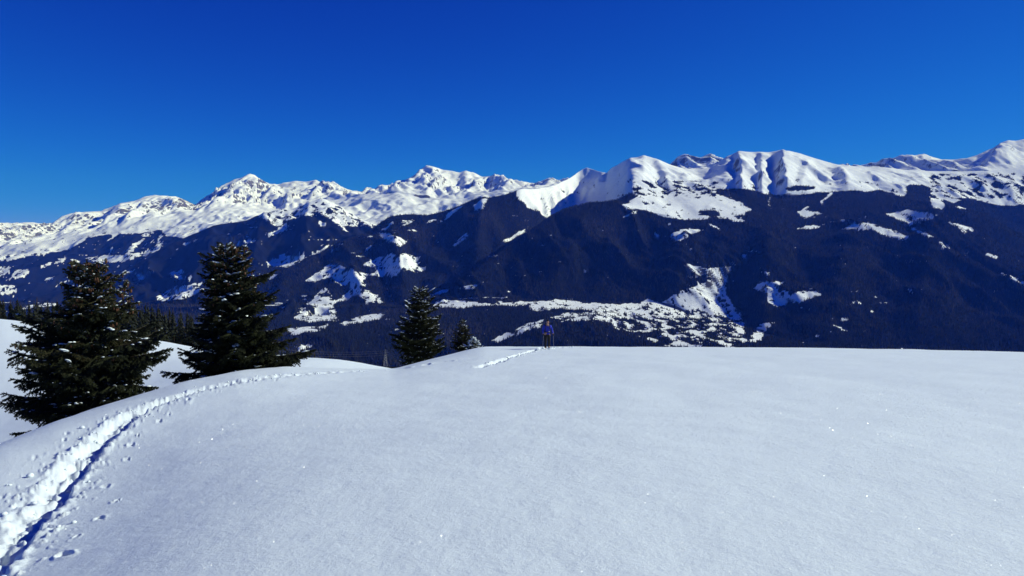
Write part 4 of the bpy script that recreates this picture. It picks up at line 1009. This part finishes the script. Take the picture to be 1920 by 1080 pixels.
# ------------------------------------------------------------------ snow crumbs and glinting crystals on the slope
def crumbs():
    g = np.random.default_rng(77); acc = Acc()
    def put(x, y, r, z):
        v, f = ICO1; q = v * (1 + 0.25 * perlin(v[:, 0] * 2 + g.uniform(0, 99), v[:, 1] * 2 + v[:, 2] * 1.5, 2))[:, None]
        acc.add(q * r * np.array([1, 1, g.uniform(.55, .9)]) + np.array([x, y, z + r * 0.25]), f)
    X, Y, Kk = TRK[0]
    pts = []
    for _ in range(240):
        s_ = g.uniform(0, min(Kk[-1], 26)) ; i = int(np.searchsorted(Kk, s_)); i = min(max(i, 1), len(X) - 2)
        dx, dy = X[i + 1] - X[i - 1], Y[i + 1] - Y[i - 1]; L = math.hypot(dx, dy)
        side = g.normal(-0.10, 0.30); pts.append((X[i] + dy / L * side, Y[i] - dx / L * side, abs(g.normal(0, 0.016)) + 0.006))
    X, Y, Kk = TRK[1]
    for _ in range(130):
        i = int(g.integers(1, len(X) - 2)); dx, dy = X[i + 1] - X[i - 1], Y[i + 1] - Y[i - 1]; L = math.hypot(dx, dy)
        side = g.normal(0, 0.15); pts.append((X[i] + dy / L * side, Y[i] - dx / L * side, g.uniform(0.015, 0.045)))
    hx, hy = on_near([1026], [654.5])
    for _ in range(26): pts.append((float(hx[0]) + g.normal(0, .25), float(hy[0]) + g.normal(-.2, .2), g.uniform(0.04, 0.10)))
    for _ in range(46): 
        i = int(g.integers(len(X) // 2, len(X) - 1)); pts.append((X[i], Y[i] + g.normal(0, .5), g.uniform(0.03, 0.09)))
    zz = hill(np.array([p[0] for p in pts]), np.array([p[1] for p in pts]))
    for p, z in zip(pts, zz): put(*p, float(z))
    tag(link('snow_clods', acc.mesh('snow_clods', True), [SNOW]), 'crumbs of broken snow lying along the trodden track', 'snow', kind='stuff')
crumbs()
def crystals(n=110000):
    g = np.random.default_rng(78)
    Y = np.exp(g.uniform(math.log(3.0), math.log(34), n)); a = g.uniform(-0.8, 0.8, n); x = a * Y
    z = hill(x, Y)
    r = g.uniform(0.0012, 0.0042, n) * np.clip(Y / 9, 0.5, 1.2)
    th = g.uniform(0, 1.25, n); ph = g.uniform(0, 6.283, n)
    nrm = np.stack([np.sin(th) * np.cos(ph), np.sin(th) * np.sin(ph), np.cos(th)], -1); nrm /= np.linalg.norm(nrm, axis=1)[:, None]
    t1 = np.cross(nrm, g.normal(0, 1, (n, 3))); t1 /= np.linalg.norm(t1, axis=1)[:, None]; t2 = np.cross(nrm, t1)
    c = np.stack([x, Y, z + r * 1.1], -1)
    V = np.stack([c + r[:, None] * (math.cos(q) * t1 + math.sin(q) * t2) for q in (0, 2.094, 4.189)], 1).reshape(-1, 3)
    me = mesh_np('snow_crystals', V, np.arange(3 * n).reshape(-1, 3))
    m, t, b = new_mat('ice_crystal'); b.inputs['Base Color'].default_value = (0.9, 0.92, 0.95, 1); b.inputs['Metallic'].default_value = 0.5; b.inputs['Roughness'].default_value = 0.30
    tag(link('snow_crystals', me, [m]), 'tiny ice crystals glinting on the snow slope', 'snow', kind='stuff')
crystals()

# ------------------------------------------------------------------ village houses on the valley terrace, pylon and cables
WALL = simple_mat('chalet_wall', (0.16, 0.12, 0.09), 0.8, 0.5, 0.05); ROOF = simple_mat('snowy_roof', (0.74, 0.75, 0.78), 0.7, 0.06, 0.3)
def house_mesh():
    v = [(-6,-5,-3),(6,-5,-3),(6,5,-3),(-6,5,-3),(-6,-5,6),(6,-5,6),(6,5,6),(-6,5,6),(-6,0,9.4),(6,0,9.4)]
    f = [(0,1,5,4),(1,2,6,5),(2,3,7,6),(3,0,4,7),(4,8,7),(5,6,9)]
    me = bpy.data.meshes.new('house_wall'); me.from_pydata(v, [], f)
    w_ = [(-7,-6.4,5.2),(7,-6.4,5.2),(7,0,9.9),(-7,0,9.9),(7,6.4,5.2),(-7,6.4,5.2),(-7,-6.4,5.9),(7,-6.4,5.9),(7,0,10.7),(-7,0,10.7),(7,6.4,5.9),(-7,6.4,5.9)]
    fr = [(6,7,8,9),(9,8,10,11),(0,3,2,1),(3,5,4,2),(0,1,7,6),(5,11,10,4),(0,6,9,3),(3,9,11,5),(1,2,8,7),(2,4,10,8)]
    mr = bpy.data.meshes.new('house_roof'); mr.from_pydata(w_, [], fr)
    return me, mr
HM = house_mesh()
gh = np.random.default_rng(31)
tr0, tr1 = iR('terrace'), iR('foot') + 30
cand = np.argwhere(poly_in(ppx[tr0:tr1], prow[tr0:tr1], [(1130,600),(1200,588),(1290,598),(1390,602),(1400,636),(1300,645),(1240,638),(1180,618)]) & seen[tr0:tr1])
if len(cand):
    for q in gh.choice(len(cand), size=min(80, len(cand)), replace=False):
        r_, c_ = cand[q]; r_ += tr0
        o = empty('house', (GX[r_, c_] + gh.uniform(-8, 8), GY[r_, c_] + gh.uniform(-8, 8), GZ[r_, c_])); s_ = gh.uniform(0.9, 1.7); o.scale = (s_, s_, s_ * gh.uniform(.9, 1.3)); o.rotation_euler[2] = gh.choice([0, 1.57]) + gh.uniform(-.4, .4)
        tag(o, 'tiny house with a snowy roof in the village on the valley terrace', 'house', 'village houses on the valley terrace')
        link('wall', HM[0], [WALL], o); link('roof', HM[1], [ROOF], o)
def tz(px, Y):
    """ground height of the near valley side at a photo column and depth"""
    a = float(ray(px, 690)[0]); c = int(np.clip(np.searchsorted(ca, a), 1, NC - 1))
    return a * Y, float(np.interp(Y, GY[:iR('river'), c], GZ[:iR('river'), c]))
STEEL = simple_mat('galvanised_steel', (0.30, 0.31, 0.33), 0.5, 0.1, 1.0, metal=0.4)
def pylon(px, Y, top_row, label):
    x, zb = tz(px, Y); h = float(ray(px, top_row)[1]) * Y - zb
    root = empty('power_pylon', (x, Y, zb)); tag(root, label, 'pylon', 'power line pylons')
    b = Acc(); W = h * 0.10
    lev = np.linspace(0, 1, 8); wd = [W * (1 - 0.82 * q) for q in lev]
    for sx in (-1, 1):
        for sy in (-1, 1):
            tube(b, [(sx * w_, sy * w_, q * h) for q, w_ in zip(lev, wd)], [0.22] * 8, 4)
    link('leg_frame', b.mesh('leg_frame'), [STEEL], root)
    b = Acc()
    for i in range(7):
        for (s1, s2) in (((-1, -1), (1, -1)), ((1, -1), (1, 1)), ((1, 1), (-1, 1)), ((-1, 1), (-1, -1))):
            p = (s1[0] * wd[i], s1[1] * wd[i], lev[i] * h); q = (s2[0] * wd[i + 1], s2[1] * wd[i + 1], lev[i + 1] * h)
            p2 = (s2[0] * wd[i], s2[1] * wd[i], lev[i] * h); q2 = (s1[0] * wd[i + 1], s1[1] * wd[i + 1], lev[i + 1] * h)
            tube(b, [p, q], [0.12, 0.12], 3); tube(b, [p2, q2], [0.12, 0.12], 3)
    link('bracing', b.mesh('bracing'), [STEEL], root)
    tips = []
    for q, hw in ((0.70, 0.16), (0.83, 0.20), (0.95, 0.14)):
        b = Acc()
        for sx in (-1, 1):
            tube(b, [(0, 0, q * h + 0.8), (sx * hw * h, 0, q * h)], [0.2, 0.1], 4); tube(b, [(0, 0, q * h - 0.9), (sx * hw * h, 0, q * h)], [0.2, 0.1], 4)
            tips.append((x + sx * hw * h, Y, zb + q * h - 1.6))
            tube(b, [(sx * hw * h, 0, q * h), (sx * hw * h, 0, q * h - 1.6)], [0.12, 0.12], 4)
        link('cross_arm', b.mesh('cross_arm'), [STEEL], root)
    return tips
t1 = pylon(723, 1580, 655, 'grey lattice pylon in the dark gap between the hump and the middle spruce')
def cable(a, b, sag, idx):
    n = 24; u = np.linspace(0, 1, n)
    A_, B_ = np.array(a), np.array(b)
    P = A_ + (B_ - A_) * u[:, None]; P[:, 2] -= sag * 4 * u * (1 - u)
    c = Acc(); tube(c, P, [0.07] * n, 3)
    tag(link('power_cable', c.mesh('power_cable'), [STEEL]), 'thin power cable hanging from the pylon in the gap', 'cable', 'cables hanging from the pylon')
for i, p in enumerate(t1):
    e1 = np.array(p) + np.array([-330, -160, 52.0]); e2 = np.array(p) + np.array([300, 60, -46.0])
    cable(p, e1, 12, i); cable(p, e2, 12, i)
